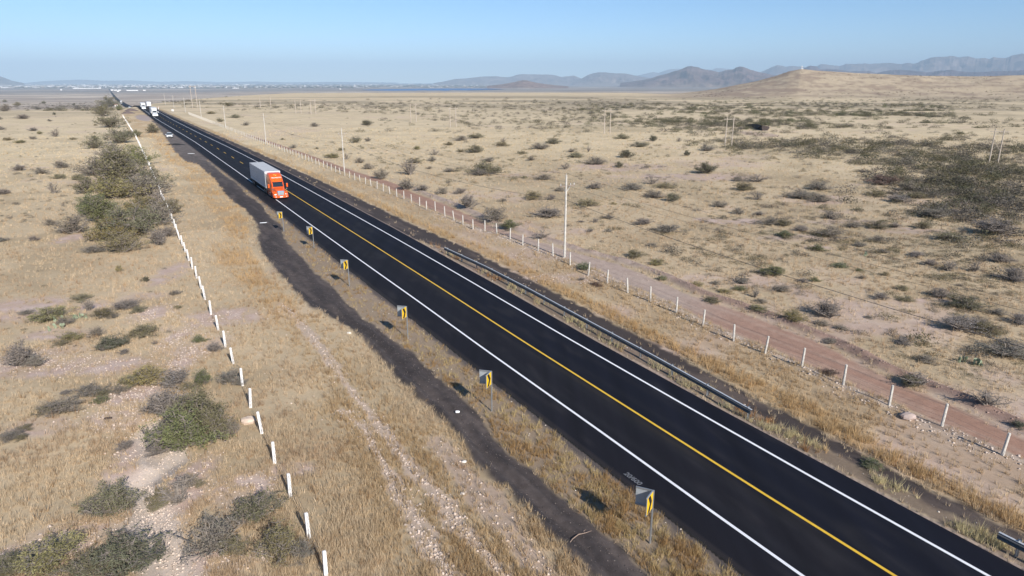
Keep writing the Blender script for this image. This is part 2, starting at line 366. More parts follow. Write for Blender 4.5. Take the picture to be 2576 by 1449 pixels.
M['steelshade']=mat('zinc_rail_shade',(.10,.10,.105),.55,metal=0.,var=.12,scale=7)  # shade of the rail face put into this dark colour; trailer ribs share it
M['steellit']=mat('zinc_sunlit',(.55,.56,.58),.5,metal=.2,var=.1,scale=5); M['signback']=mat('sign_back',(.40,.43,.45),.45,metal=.3,var=.1,scale=4)  # light zinc tone paints sun on the rail's top edge
M['yellow']=mat('sign_yellow',(.85,.52,.015),.45,var=.05,scale=4); M['black']=mat('black_film',(.02,.02,.02),.5,var=.1)
M['wire']=mat('dark_wire',(.09,.085,.08),.6); M['rubber']=mat('tyre_rubber',(.02,.02,.021),.85,var=.2)
M['orange']=mat('orange_paint',(.80,.115,.012),.28,var=.03,coat=.6,scale=2); M['truckwhite']=mat('truck_white',(.78,.79,.80),.3,var=.03,coat=.5,scale=2)
M['trailer']=mat('trailer_white',(.70,.71,.73),.5,var=.07,scale=1.2); M['traileroof']=mat('trailer_roof',(.52,.52,.52),.6,var=.08,scale=1)
M['chrome']=mat('chrome',(.72,.73,.75),.18,metal=.95,var=.05); M['grille']=mat('grille_mesh',(.36,.37,.37),.4,metal=.6,var=.2,scale=20)
M['glass']=mat('dark_glass',(.02,.03,.04),.06,var=.1,spec=.8); M['lamp']=mat('lamp_lens',(.75,.77,.8),.12,var=.05,spec=.8)
M['chassis']=mat('chassis_black',(.03,.03,.032),.6,var=.3); M['rim']=mat('wheel_alloy',(.5,.5,.52),.3,metal=.7)
M['red']=mat('red_marker',(.45,.02,.015),.4); M['amber']=mat('amber_marker',(.8,.35,.03),.3)
M['tan']=mat('tan_panel',(.30,.25,.20),.6,var=.1); M['letterw']=mat('letter_white',(.85,.82,.78),.5,var=.02); M['letery']=mat('emblem_yellow',(.85,.60,.08),.5,var=.02)
M['chalk']=mat('chalk_mark',(.12,.125,.14),.9,var=.8,scale=40)
M['wallwhite']=mat('white_render',(.75,.73,.70),.8,var=.08,scale=.5); M['redroof']=mat('red_tile',(.38,.10,.06),.8,var=.2,scale=2); M['tinroof']=mat('white_tin_roof',(.62,.62,.63),.5,var=.08,scale=.05)
M['cactus']=mat('cactus_pad',(.23,.27,.18),.6,var=.2,scale=6); M['deadwood']=mat('dead_wood',(.33,.24,.19),.85,var=.2,scale=9)
M['rag']=mat('white_litter',(.8,.8,.8),.6,var=.1)
# asphalt
m,nt,b=nm('asphalt'); N=nt.nodes; K=nt.links
tc=N.new('ShaderNodeTexCoord'); n1=N.new('ShaderNodeTexNoise'); n1.inputs['Scale'].default_value=22.; n1.inputs['Detail'].default_value=8; n1.inputs['Roughness'].default_value=.8
K.new(tc.outputs['Object'],n1.inputs['Vector'])
mp=N.new('ShaderNodeMapping'); mp.inputs['Rotation'].default_value=(0,0,-ROADA); mp.inputs['Scale'].default_value=(.9,.02,1); K.new(tc.outputs['Object'],mp.inputs['Vector'])
n2=N.new('ShaderNodeTexNoise'); n2.inputs['Scale'].default_value=1.; n2.inputs['Detail'].default_value=4; K.new(mp.outputs[0],n2.inputs['Vector'])
at=N.new('ShaderNodeAttribute'); at.attribute_name='Col'
r1=N.new('ShaderNodeMapRange'); r1.inputs[1].default_value=.3; r1.inputs[2].default_value=.75; r1.inputs[3].default_value=.7; r1.inputs[4].default_value=1.45; K.new(n1.outputs['Fac'],r1.inputs[0])
r2=N.new('ShaderNodeMapRange'); r2.inputs[1].default_value=.3; r2.inputs[2].default_value=.7; r2.inputs[3].default_value=.82; r2.inputs[4].default_value=1.25; K.new(n2.outputs['Fac'],r2.inputs[0])
mu=N.new('ShaderNodeMath'); mu.operation='MULTIPLY'; K.new(r1.outputs[0],mu.inputs[0]); K.new(r2.outputs[0],mu.inputs[1])
vm=N.new('ShaderNodeVectorMath'); vm.operation='SCALE'; K.new(at.outputs['Color'],vm.inputs[0]); K.new(mu.outputs[0],vm.inputs['Scale']); K.new(vm.outputs[0],b.inputs['Base Color'])
b.inputs['Roughness'].default_value=.85; b.inputs['Specular IOR Level'].default_value=.14
bp=N.new('ShaderNodeBump'); bp.inputs['Strength'].default_value=.35; bp.inputs['Distance'].default_value=.01; K.new(n1.outputs['Fac'],bp.inputs['Height']); K.new(bp.outputs[0],b.inputs['Normal'])
M['asphalt']=m
m,nt,b=nm('lake_water'); b.inputs['Base Color'].default_value=(.03,.13,.33,1); b.inputs['Roughness'].default_value=.5; b.inputs['Specular IOR Level'].default_value=.3; M['water']=m
# ------------------------------------------------------------------ ground sheet
rs=[0.,8.]; r=14.
while r<41000:
    rs.append(r); r*=1.0062 if r<190 else (1.011 if r<2200 else 1.028)
rs=np.array(rs)
aa=np.concatenate([np.arange(-180,-54,4.),np.arange(-54,-42,.3),np.arange(-42,42,.12),np.arange(42,54,.3),np.arange(54,180,4.)])
RR,AA=np.meshgrid(rs,np.radians(aa),indexing='ij')
X=RR*np.sin(AA); Y=RR*np.cos(AA)
Z=terr(X,Y)
s,t=ST(X,Y)
cor=(t>tl(s)-.05)&(t<tr(s)+.05)&(s>-60)&(RR<600)
Z=np.where(cor,Z-.10,Z)
cor=(np.abs(t-25.9)<14)&(s>560); Z=np.where(cor,Z-.35*sst(560,700,s)*sst(14,8,np.abs(t-25.9)),Z)
C=zones(X,Y)[0]
# dense speckle of tufts and stones so the sheet is not flat between the modelled blades
nr,na=X.shape; idx=np.arange(nr*na).reshape(nr,na)
a=idx[:-1,:]; F=np.stack([a,np.roll(idx,-1,1)[:-1,:],np.roll(idx,-1,1)[1:,:],idx[1:,:]],-1).reshape(-1,4)
V=np.stack([X,Y,Z],-1).reshape(-1,3); V_MINZ=Z.min()
me=npmesh('ground',V,F[:,::-1],C.reshape(-1,3),M['ground'],True)
tag(link('ground',me),'dry straw coloured plain with pinkish bare patches','ground',kind='structure')
# ------------------------------------------------------------------ road sheets
def strip(name,ss,ta,tb,dz,matl,colf=None,nt_=1,label=None,kind='structure'):
    ss=np.array(ss,float); V=[]; cc=[]
    for j in range(nt_+1):
        k=j/nt_; tt=ta(ss)*(1-k)+tb(ss)*k; x,y=XY(ss,tt); x0,y0=XY(ss,cs(ss)); z=terr(x0,y0)*np.where(ss>560,1,0)+dz
        V.append(np.stack([x,y,z],-1)); cc.append((ss,tt))
    V=np.array(V); n=len(ss); id_=np.arange((nt_+1)*n).reshape(nt_+1,n)
    F=np.stack([id_[:-1,:-1],id_[1:,:-1],id_[1:,1:],id_[:-1,1:]],-1).reshape(-1,4)
    c=None
    if colf: c=np.array([colf(*q) for q in cc]).reshape(-1,3)
    me=npmesh(name,V.reshape(-1,3),F,c,matl)
    return me
def acol(s,t):
    d=t-cs(s); n=fbm(s/20,t/1.2,3,101)
    c=mix((.0075,.0083,.0145),(.012,.0112,.0145),sst(-.2,.5,-d)*(.4+.6*n))
    tk=np.exp(-((np.abs(d)-.95)/.3)**2)+np.exp(-((np.abs(d)-2.75)/.3)**2); c=mix(c,(.017,.017,.021),np.clip(tk,0,1)*.45*(.5+n)); c=mix(c,(.03,.028,.03),sst(.6,.75,fbm(s/2.2,t/.9,4,111))*.35); c=mix(c,(.045,.038,.036),sst(.3,.0,np.abs(t-tl(s)-.1))*.5)
    c=mix(c,(.075,.062,.04),np.exp(-((d+.45)/.35)**2)*.28*sst(.45,.65,n)*(s<120))
    return c
ss=np.concatenate([np.arange(-60,200,1.),np.arange(200,1600,8.),np.arange(1600,10500,60.)])
me=strip('road',ss,lambda s:tl(s),lambda s:tr(s),.05,M['asphalt'],acol,56)
# kerb-like edge thickness: fold both borders down
road=tag(link('road',me),'long black two lane asphalt highway','road',kind='structure')
def line(ss,off,w,dz=.056):
    return strip('line',ss,lambda s:off(s)-w/2,lambda s:off(s)+w/2,dz,None)
def join(meshes,name,m):
    V=[];F=[];b=0
    for q in meshes:
        v=np.empty(len(q.vertices)*3,np.float32); q.vertices.foreach_get('co',v); f=np.empty(len(q.loops),np.int32); q.loops.foreach_get('vertex_index',f)
        V.append(v.reshape(-1,3)); F.append(f.reshape(-1,4)+b); b+=len(q.vertices); bpy.data.meshes.remove(q)
    return npmesh(name,np.concatenate(V),np.concatenate(F),None,m)
ls=np.concatenate([np.arange(-60,200,1.),np.arange(200,640,8.)]); lf=np.arange(1000,2600,40.)
ll=join([line(ls,lambda s:cs(s)-hw(s),.17)],'edge_line',M['white_paint'])
tag(link('road_marking',ll),'white edge line on the truck side of the highway','road marking',kind='structure')
ll=join([line(ls,lambda s:cs(s)+hw(s),.17)],'edge_line',M['white_paint'])
tag(link('road_marking',ll),'white edge line on the guard rail side of the highway','road marking',kind='structure')
segs=[line(np.arange(-60,146,1.),lambda s:cs(s)-.02,.17)]
for k in range(33): segs.append(line(np.linspace(159.5+15*k,164.5+15*k,4),lambda s:cs(s)-.02,.17))
tag(link('road_marking',join(segs,'centre_line',M['yellow_paint'])),'yellow centre line, solid in front of the orange truck and dashed behind it','road marking',kind='structure')
# asphalt edge faces
mb=MB()
for fn,sg in ((tl,-1),(tr,1)):
    q=np.arange(-60,330,1.5)
    for a0,a1 in zip(q[:-1],q[1:]):
        A=XY(a0,fn(a0)); B=XY(a1,fn(a1)); C_=XY(a1,fn(a1)+sg*.09); D=XY(a0,fn(a0)+sg*.09)
        p=[(*A,.05),(*B,.05),(*C_,-.14),(*D,-.14)]
        mb.add(p if sg<0 else p[::-1],[(0,1,2,3)])
mb.build('road_edge',mat('asphalt_edge',(.035,.032,.032),.9,var=.4,scale=5)); tag(bpy.data.objects['road_edge'],'ragged black edge of the asphalt','road edge',kind='structure')
# ------------------------------------------------------------------ fences
def fence(name,label,pts,h,w,m,stones,rnd):
    """pts list of (s,t)"""
    o=empty(name,(*XY(*pts[0]),0),0,label,'fence')
    base=o.location.copy()
    protos=[]
    for v in range(3):
        mb=MB()
        if rnd: mb.tube([(0,0,-.15),(0,0,h*.5),(0,0,h-.02),(0,0,h)],[w*.54,w*.5,w*.46,w*.38],8)
        else: mb.box((0,0,h/2-.08),(w,w,h+.14),0,.9,.9).box((0,0,h+.0),(w*.8,w*.8,.03),0,.6,.6)
        protos.append(mb)
    mes=[]
    for i,(s_,t_) in enumerate(pts[:100]):
        x,y=XY(s_,t_); z=float(terr(x,y))
        if i<3: p=protos[i].build('fence_post',m,o); mes.append(p.data)
        else:
            p=bpy.data.objects.new('fence_post',mes[i%3]); COL.objects.link(p); p.parent=o
        p.location=(x-base.x,y-base.y,z); p.rotation_euler=(R_(random.gauss(0,2.3)),R_(random.gauss(0,2.3)),ROADA+R_(random.gauss(0,6))); p.scale=(1,1,random.uniform(.94,1.04))
    if len(pts)>100:
        mb=MB()
        for s_,t_ in pts[100:]:
            x,y=XY(s_,t_); mb.box((x-base.x,y-base.y,float(terr(x,y))+h/2),(w,w,h),ROADA)
        tag(mb.build('fence_post',m,o),kind='stuff')
    mb=MB()
    for hh in (.3,.6,.9,h-.1):
        P=[(XY(a,b)[0]-base.x,XY(a,b)[1]-base.y,float(terr(*XY(a,b)))+hh) for a,b in pts[:100]]
        mb.tube(P,.006,3,False)
    mb.build('barbed_wire',M['wire'],o)
    return o
ls_=[Gst(x,y) for x,y in [(829,1452),(777,1354),(730,1249),(691,1165),(659,1090),(630,1025),(610,970),(587,915),(567,873),(549,831),(531,791),(516,754),(506,727),(495,700)]]
ls_=[(ls_[0][0],5.15)]+[(a,b) for a,b in ls_[1:]]
q=ls_[-1][0]
while q<485: q+=4.35; ls_.append((q,float(np.interp(q,[78,113,150,185,293,373,480],[5.5,5.75,6.1,6.45,7.0,6.8,6.3]))))
fence('post_fence','line of short whitewashed square posts with barbed wire beside the thicket',[(a,b) for a,b in ls_],1.36,.17,M['postwhite'],False,False)
rp=[(2520,1150),(2368,1076),(2236,1024),(2120,972),(2016,929),(1924,893),(1845,860),(1768,823),(1701,789),(1636,760),(1579,737),(1527,714),(1480,693),(1434,669),(1391,648),(1354,634),(1315,620),(1283,605),(1250,590),(1220,582),(1190,578),(1165,568),(1142,555),(1119,543),(1095,530),(1073,527)]
rl=[Gst(x,y) for x,y in rp]; q=rl[-1][0]
while q<500: q+=3.75; rl.append((q,float(np.interp(q,[104,140,200,260,350,500],[43.6,43.9,44.3,44.4,44.3,44.2]))))
fence('post_fence','line of round grey concrete posts with barbed wire along the red dirt road',rl,1.5,.17,M['concrete'],True,True)
# ------------------------------------------------------------------ chevron signs
def sign(i,x,y,label):
    X0,Y0=G(x,y); o=empty('chevron_sign',(X0,Y0,float(terr(X0,Y0))),R_([-12,-2,0,0,0,0][i]),label,'road sign','chevron signs on the outside of the bend')
    hp=2.85
    mb=MB(); mb.box((0,0,hp/2-.2),(.05,.05,hp+.35)).box((.0,.035,hp/2-.2),(.09,.012,hp+.3)); mb.build('sign_pole',M['steel'],o)
    for nm_,dx,dy,isy in (('yellow_panel',-.34,-.94,True),('grey_panel',-.97,.22,False)):
        L=.74; hh=.9; z0=hp-.92; n=np.array((dx,dy)); n=n/np.hypot(*n); nr_=np.array((-n[1],n[0])) if isy else np.array((-n[1],n[0]))
        # face normal: yellow panel faces right/camera side
        nrm=np.array((-n[1],n[0])); 
        if isy and nrm[0]<0: nrm=-nrm
        if not isy and nrm[1]<0: nrm=-nrm
        def P(a,z,d=0): return (n[0]*a+nrm[0]*d,n[1]*a+nrm[1]*d,z0+z)
        a0=.05
        mb=MB(); th=.012
        vs=[P(a0,0,-th),P(a0+L,0,-th),P(a0+L,hh,-th),P(a0,hh,-th),P(a0,0,th),P(a0+L,0,th),P(a0+L,hh,th),P(a0,hh,th)]
        mb.add(vs,[(0,1,2,3),(7,6,5,4),(0,4,5,1),(1,5,6,2),(2,6,7,3),(3,7,4,0)])
        pn=mb.build('sign_panel',M['signback'],o)
        mb=MB(); e=.02
        mb.add([P(a0+e,e,th+.003),P(a0+L-e,e,th+.003),P(a0+L-e,hh-e,th+.003),P(a0+e,hh-e,th+.003)],[(0,1,2,3)]); mb.build('yellow_face',M['yellow'],pn)
        mb=MB(); d=th+.006
        # chevron pointing towards the pole
        w=.27
        A=[(.62,.04),(.62-w,.04),(.12,hh/2),(.62-w,hh-.04),(.62,hh-.04),(.12+w,hh/2)]
        vs=[P(a0+a_,z_,d) for a_,z_ in A]; mb.add(vs,[(0,1,2,5),(5,2,3,4)]); mb.build('chevron',M['black'],pn)
        # stiffening rims on the back
        mb2=[((a0,hh-.0),(a0+L,hh-.0)),((a0,0.03),(a0+L,.03))]
        for (p,q) in mb2:
            v=[P(p[0],p[1]-.06,-th-.04),P(q[0],q[1]-.06,-th-.04),P(q[0],q[1]+.015,-th-.04),P(p[0],p[1]+.015,-th-.04),P(p[0],p[1]-.06,-th),P(q[0],q[1]-.06,-th),P(q[0],q[1]+.015,-th),P(p[0],p[1]+.015,-th)]
            mb=MB(); mb.add(v,[(0,1,2,3),(7,6,5,4),(0,4,5,1),(1,5,6,2),(2,6,7,3),(3,7,4,0)]); mb.build('rim',M['steel'],pn)
SG=[(1635,1368,'nearest yellow chevron sign on its pole, largest, beside the chalk mark on the asphalt'),(1237,1035,'yellow chevron sign second nearest the camera, beside the white foam cup'),
    (1026,852,'third chevron sign from the bottom, at the narrow part of the dark track'),(879,720,'fourth chevron sign from the bottom, its shadow falling on straw grass'),
    (790,625,'fifth chevron sign from the bottom, one before the last'),(714,582,'farthest chevron sign, just in front of the orange truck')]
for i,q in enumerate(SG): sign(i,*q)
# ------------------------------------------------------------------ guard rails
def rail(pts,npost,label,first=True,last=True):
    A=[Gst2 for Gst2 in pts]; x0,y0=XY(*A[0]); o=empty('guard_rail',(x0,y0,0),0,label,'guard rail')
    S=[a[0] for a in A][::-1]; T=[a[1] for a in A][::-1]
    def at(q): t_=float(np.interp(q,S,T)); p=XY(q,t_); return p[0]-x0,p[1]-y0
    qs=np.linspace(A[0][0],A[-1][0],60)
    prof=[(0,.44),(-.075,.50),(-.075,.545),(-.01,.60),(-.075,.655),(-.075,.70),(.05,.765),(.05,.775),(-.06,.70),(-.06,.655),(.005,.60),(-.06,.545),(-.06,.50),(.012,.44)]
    secs=[]
    for q in qs:
        x,y=at(q); secs.append([(x+ca*d,y+sa*d,z) for d,z in prof])
    MB().loft(secs).build('rail_beam',M['steelshade'],o)  # dark colour carries the shade on the beam face
    secs=[]
    for q in qs:
        x,y=at(q); secs.append([(x+ca*d,y+sa*d,z) for d,z in ((-.02,.778),(.10,.778),(.10,.795),(-.02,.795))])
    MB().loft(secs).build('rail_lit_edge',M['steellit'],o)  # added strip, coloured bright as sun on the beam top
    me=None
    for k,q in enumerate(np.linspace(A[0][0]-.8,A[-1][0]+.3,npost)):
        x,y=at(q)
        if me is None:
            mb=MB(); mb.box((.05,0,.36),(.006,.14,.98)).box((.0,0,.36),(.1,.008,.98)); mb.box((.1,0,.36),(.008,.14,.98)); p=mb.build('rail_post',M['steel'],o); me=p.data
        else: p=bpy.data.objects.new('rail_post',me); COL.objects.link(p); p.parent=o
        p.location=(x+ca*.06,y+sa*.06,.02); p.rotation_euler=(0,0,ROADA)
rail([(75.3,33.35),(65,33.6),(55,33.35),(44,32.85),(36,32.55),(30,32.2),(26.0,31.95)],14,'long grey steel guard rail beside the far lane, its whole length in view')
rail([(12.0,32.2),(8,32.2),(4,32.2),(-4,32.2)],5,'end of a second steel guard rail at the right edge of the picture')
# ------------------------------------------------------------------ utility poles
pole_s=[66.2+94.6*k for k in range(-1,8)]
def pole_t(s_): return float(np.interp(s_,[0,66,162,257,351,450,750],[44.6,45.05,46.1,46.1,45.8,45.6,45.4]))
pd={}; heads=[]
ordn=['nearest','second','third','fourth','fifth','sixth','seventh','eighth','ninth','tenth']
for i,s_ in enumerate(pole_s):
    x,y=XY(s_,pole_t(s_)); z=float(terr(x,y)); h=9.9
    lab='concrete power pole with one crossarm, %s from the camera along the dirt road'%(['behind the right edge of the picture,']+ordn)[i] if i else 'concrete power pole standing outside the right edge of the picture'
    o=empty('utility_pole',(x,y,z),ROADA,lab,'power pole','concrete power poles along the dirt road')
    if i==0:
        mb=MB(); mb.tube([(0,0,-.3),(0,0,h)],[.155,.10],10); mb.tube([(0,0,h),(0,0,h+.18)],[.04,.05],6); a=mb.build('pole_shaft',M['concrete'],o,True)
        mb=MB(); mb.box((.15,0,h-1.25),(2.1,.09,.11)); b=mb.build('crossarm',mat('brown_timber',(.24,.19,.155),.85,var=.2),o)
        mb=MB(); mb.tube([(.6,0,h-1.3),(.12,0,h-1.9)],.02,5).tube([(-.55,0,h-1.3),(-.12,0,h-1.9)],.02,5); c=mb.build('arm_brace',M['steel'],o)
        mb=MB()
        for q in (-.75,.62,1.12): mb.tube([(q,0,h-1.2),(q,0,h-1.1),(q,0,h-1.02),(q,0,h-.95)],[.03,.06,.035,.05],6)
        d=mb.build('insulator',M['postwhite'],o); ms=[('pole_shaft',a.data),('crossarm',b.data),('arm_brace',c.data),('insulator',d.data)]
    else:
        for n_,me in ms: p=bpy.data.objects.new(n_,me); COL.objects.link(p); p.parent=o
    heads.append((x,y,z,h))
def cat(a,b,sag,n=14): return [(a[0]+(b[0]-a[0])*k/n,a[1]+(b[1]-a[1])*k/n,a[2]+(b[2]-a[2])*k/n-sag*4*(k/n)*(1-k/n)) for k in range(n+1)]
for j,(off,dz,rr,lab) in enumerate([(-.75,-.93,.011,'thin power line on the road side end of the crossarms'),(1.12,-.93,.011,'thin power line on the plain side end of the crossarms'),(0,.2,.010,'thin power line running over the tops of the concrete poles'),(0.13,-2.95,.022,'thicker dark cable slung lowest between the concrete poles')]):
    P=[]
    for a,b in zip(heads[:-1],heads[1:]):
        A=(a[0]+ca*off,a[1]+sa*off,a[2]+a[3]+dz); B=(b[0]+ca*off,b[1]+sa*off,b[2]+b[3]+dz)
        c=cat(A,B,1.3 if j<3 else 1.7); P+=c if not P else c[1:]
    mb=MB(); mb.tube(P,rr,4,False); o=mb.build('power_line',M['wire']); tag(o,lab,'power line','power lines along the dirt road')
HF=[((2491,417),(2506,403),.0,8.8,1,'nearest double timber power pole, by the scrub at the right edge'),((1824,371),(1839,370),0,9.7,1,'double timber power pole beside the dark eroded ravine'),((1520,337),(1534,337),0,10,0,'pair of slim power poles at the left end of the green scrub band'),
    ((1133,320),(1147,320),0,9.2,0,'pair of slim power poles in mid plain, right of two similar pairs'),((1034,307),(1047,307),0,9.5,0,'pair of slim power poles in mid plain left of the brown thicket'),((783,287),(794,287),0,9.6,0,'pair of slim power poles far out, right one of two close pairs'),
    ((745,283),(757,285),0,8.5,0,'pair of faint slim power poles left of a similar pair'),((657,270),(680,270),0,8.6,0,'far pair of slim power poles above the third concrete pole'),((486,270),(496,272),0,17.5,0,'tall dark pair of poles farthest left on the plain')]
hh_=[]
for (a,b,_,h,arm,lab) in HF:
    xa,ya,za=Gt(*a); xb,yb,zb=Gt(*b)
    cx,cy=(xa+xb)/2,(ya+yb)/2; z=float(terr(cx,cy)); w=abs(b[0]-a[0])*math.hypot(cx,cy)/FPX; rz=-math.atan2(cx,cy)+R_(8)
    o=empty('double_pole',(cx,cy,z),rz,lab,'power pole','timber double poles crossing the plain')
    k=1+.0012*max(0,math.hypot(cx,cy)-220)
    for sg in (-1,1): mb=MB(); mb.tube([(sg*w/2,0,-.2),(sg*w/2,0,h)],[.19*k,.13*k],7); mb.build('pole_shaft',M['wood'],o,True)
    if arm or h>9: mb=MB(); mb.box((0,0,h-.75),(w+2.2,.14*k,.18)).box((0,.2,h-.75),(w+2.2,.08,.16)); mb.build('crossarm',M['wood'],o)
    if arm: mb=MB(); mb.tube([(-w/2,.12,h*.36),(w/2,.12,h*.66)],.05,5).tube([(w/2,-.12,h*.36),(-w/2,-.12,h*.66)],.05,5); mb.build('cross_brace',M['wood'],o)
# ------------------------------------------------------------------ vehicles
def rsec(y,w,z0,z1,wt=None,r=.1,n=3):
    """rounded section in the XZ plane at y; w bottom half width, wt top half width"""
    wt=w if wt is None else wt; P=[]
    for (cx,cz,a0) in ((wt-r,z1-r,0),(-(wt-r),z1-r,90),(-(w-r),z0+r,180),(w-r,z0+r,270)):
        for k in range(n+1):
            q=R_(a0+90*k/n); P.append((cx+r*math.cos(q),y,cz+r*math.sin(q)))
    return P
def wheel(par,x,y,r,w,name='wheel',dual=False):
    mb=MB(); mb.tube([(x-w/2,y,r),(x-w/2+.03,y,r),(x+w/2-.03,y,r),(x+w/2,y,r)],[r*.9,r,r,r*.9],16)
    o=mb.build(name,M['rubber'],par,True)
    sg=1 if x>0 else -1; xo=x+sg*(w/2+.004)
    mb=MB(); mb.tube([(xo-sg*.05,y,r),(xo,y,r),(xo+sg*.02,y,r)],[r*.55,r*.52,r*.2],12); mb.build('rim',M['rim'],o,True)
def text(txt,size,m,parent,name,mtx):
    cu=bpy.data.curves.new(name,'FONT'); cu.body=txt; cu.size=size; cu.align_x='CENTER'; cu.align_y='CENTER'; cu.extrude=.004; cu.offset=size*.02
    to=bpy.data.objects.new('tmp',cu); COL.objects.link(to); bpy.context.view_layer.update()
    me=bpy.data.meshes.new_from_object(to.evaluated_get(bpy.context.evaluated_depsgraph_get())); bpy.data.objects.remove(to); bpy.data.curves.remove(cu)
    me.transform(mtx); me.materials.clear(); me.materials.append(m); return link(name,me,parent)
from mathutils import Matrix, Vector
def truck(s_,t_,label,paint,rz,sc,detail=True,z=None,group=None):
    x,y=XY(s_,t_); z=float(terr(x,y))*(1 if s_>560 else 0)+.055 if z is None else z
    o=empty('semi_truck',(x,y,z),rz,label,'truck',group,sc)
    P=M[paint]
    # cab and high roof sleeper (front is +Y)
    S=[(-2.02,1.0,.95,1.80,.93,.10),(-2.06,1.05,.9,1.86,.95,.12),(-2.30,1.12,.8,2.30,.98,.16),(-2.55,1.17,.75,2.74,1.0,.2),(-2.95,1.2,.72,3.10,1.02,.25),(-3.5,1.22,.72,3.55,1.04,.28),(-4.1,1.23,.72,3.85,1.06,.28),(-4.8,1.24,.72,3.98,1.08,.25),(-5.7,1.24,.72,4.0,1.1,.2),(-5.85,1.22,.74,3.97,1.08,.2)]
    mb=MB(); mb.loft([rsec(a,b,c,d,e,f) for a,b,c,d,e,f in S][::-1]); cab=mb.build('cab',P,o,True)
    # side fairing extenders
    mb=MB()
    for sg in (-1,1): mb.box((sg*1.235,-6.1,2.35),(.03,.55,2.9))
    mb.build('side_fairing',M['chassis'],cab)
    # hood
    S=[(-.30,.60,.66,1.36,.50,.10),(-.42,.70,.62,1.46,.60,.12),(-.9,.80,.6,1.58,.70,.14),(-1.5,.92,.6,1.72,.80,.14),(-2.06,1.03,.6,1.84,.92,.14)]
    mb=MB(); mb.loft([rsec(a,b,c,d,e,f) for a,b,c,d,e,f in S][::-1]); mb.build('hood',P,o,True)
    # fenders
    for sg in (-1,1):
        mb=MB(); secs=[]
        for k in range(9):
            q=R_(-12+k*24); yy=-1.32+.72*math.cos(q); zz=.53+.72*math.sin(q)
            secs.append([(sg*.66,yy,zz),(sg*1.2,yy,zz),(sg*1.24,yy*.999,zz-.06),(sg*1.24,-1.32+.60*math.cos(q),.53+.60*math.sin(q)),(sg*.66,-1.32+.60*math.cos(q),.53+.60*math.sin(q))])
        if sg>0: secs=[q[::-1] for q in secs]
        mb.loft(secs); mb.loft([rsec(-.68,1.2,.62,1.12,1.16,.1)[:] ,rsec(-.34,1.12,.62,1.02,1.0,.1)][::-1] if False else [[(sg*a,-.7,b) for a,b in ((.6,.6),(1.22,.6),(1.22,1.05),(1.1,1.18),(.6,1.3))],[(sg*a,-.34,b) for a,b in ((.6,.6),(1.12,.6),(1.1,.92),(.98,1.02),(.6,1.12))]])
        mb.build('fender',P,o,True)
        mb=MB(); mb.loft([[(sg*a,b_,c) for a,b_,c in ((.72,-.33,.78),(1.12,-.37,.78),(1.13,-.42,.95),(.72,-.38,1.02))],[(sg*a,b_+.04,c) for a,b_,c in ((.74,-.34,.80),(1.10,-.38,.80),(1.11,-.43,.93),(.74,-.39,1.0))]]); mb.build('headlight',M['lamp'],o)
    # bumper
    mb=MB(); mb.loft([rsec(-.75,1.24,.30,.66,1.24,.06),rsec(-.3,1.22,.28,.66,1.22,.08),rsec(-.12,1.05,.28,.64,1.02,.08),rsec(-.02,.75,.30,.62,.72,.08)][::-1][::-1]); bm=mb.build('bumper',P,o,True)
    mb=MB(); mb.box((0,-.005,.45),(.5,.02,.16)); mb.build('number_plate',M['letterw'],bm)
    mb=MB()
    for sg in (-1,1): mb.box((sg*.86,-.09,.47),(.22,.06,.1),-sg*.35)
    mb.build('fog_light',M['lamp'],bm)
    mb=MB(); mb.box((0,-.1,.30),(1.9,.05,.1)); mb.build('air_dam',M['chassis'],bm)
    # grille
    mb=MB(); mb.loft([[(-.50,-.26,.66),(.50,-.26,.66),(.60,-.30,1.30),(.50,-.36,1.45),(-.50,-.36,1.45),(-.60,-.30,1.30)],[(-.48,-.20,.68),(.48,-.20,.68),(.57,-.24,1.29),(.48,-.31,1.42),(-.48,-.31,1.42),(-.57,-.24,1.29)]]); g=mb.build('grille_frame',M['chrome'],o)
    mb=MB()
    for sg in (-1,1): mb.quad((sg*.04,-.192,.74),(sg*.44,-.192,.74),(sg*.51,-.226,1.27),(sg*.04,-.226,1.27)) if sg>0 else mb.quad((sg*.44,-.192,.74),(sg*.04,-.192,.74),(sg*.04,-.226,1.27),(sg*.51,-.226,1.27))
    mb.build('grille',M['grille'],g)
    # windshield and side windows
    mb=MB(); mb.loft([[(-.86,-2.03,1.90),(.86,-2.03,1.90),(.80,-2.40,2.62),(-.80,-2.40,2.62)],[(-.84,-2.01,1.93),(.84,-2.01,1.93),(.78,-2.375,2.60),(-.78,-2.375,2.60)]]); ws=mb.build('windshield',M['glass'],o)
    mb=MB(); mb.box((0,-2.36,2.66),(1.75,.2,.07)); mb.build('sun_visor',M['chassis'],ws)
    mb=MB()
    for sg in (-1,1): mb.add([(sg*1.14,-2.35,1.85),(sg*1.2,-3.15,1.85),(sg*1.13,-3.15,2.55),(sg*1.1,-2.6,2.5)],[(0,1,2,3) if sg<0 else (3,2,1,0)])
    mb.build('side_window',M['glass'],o)
    mb=MB()
    for k in (-.6,-.2,0,.2,.6): mb.box((k,-2.72,2.97),(.1,.1,.06))
    mb.build('roof_marker_light',M['amber'],cab)
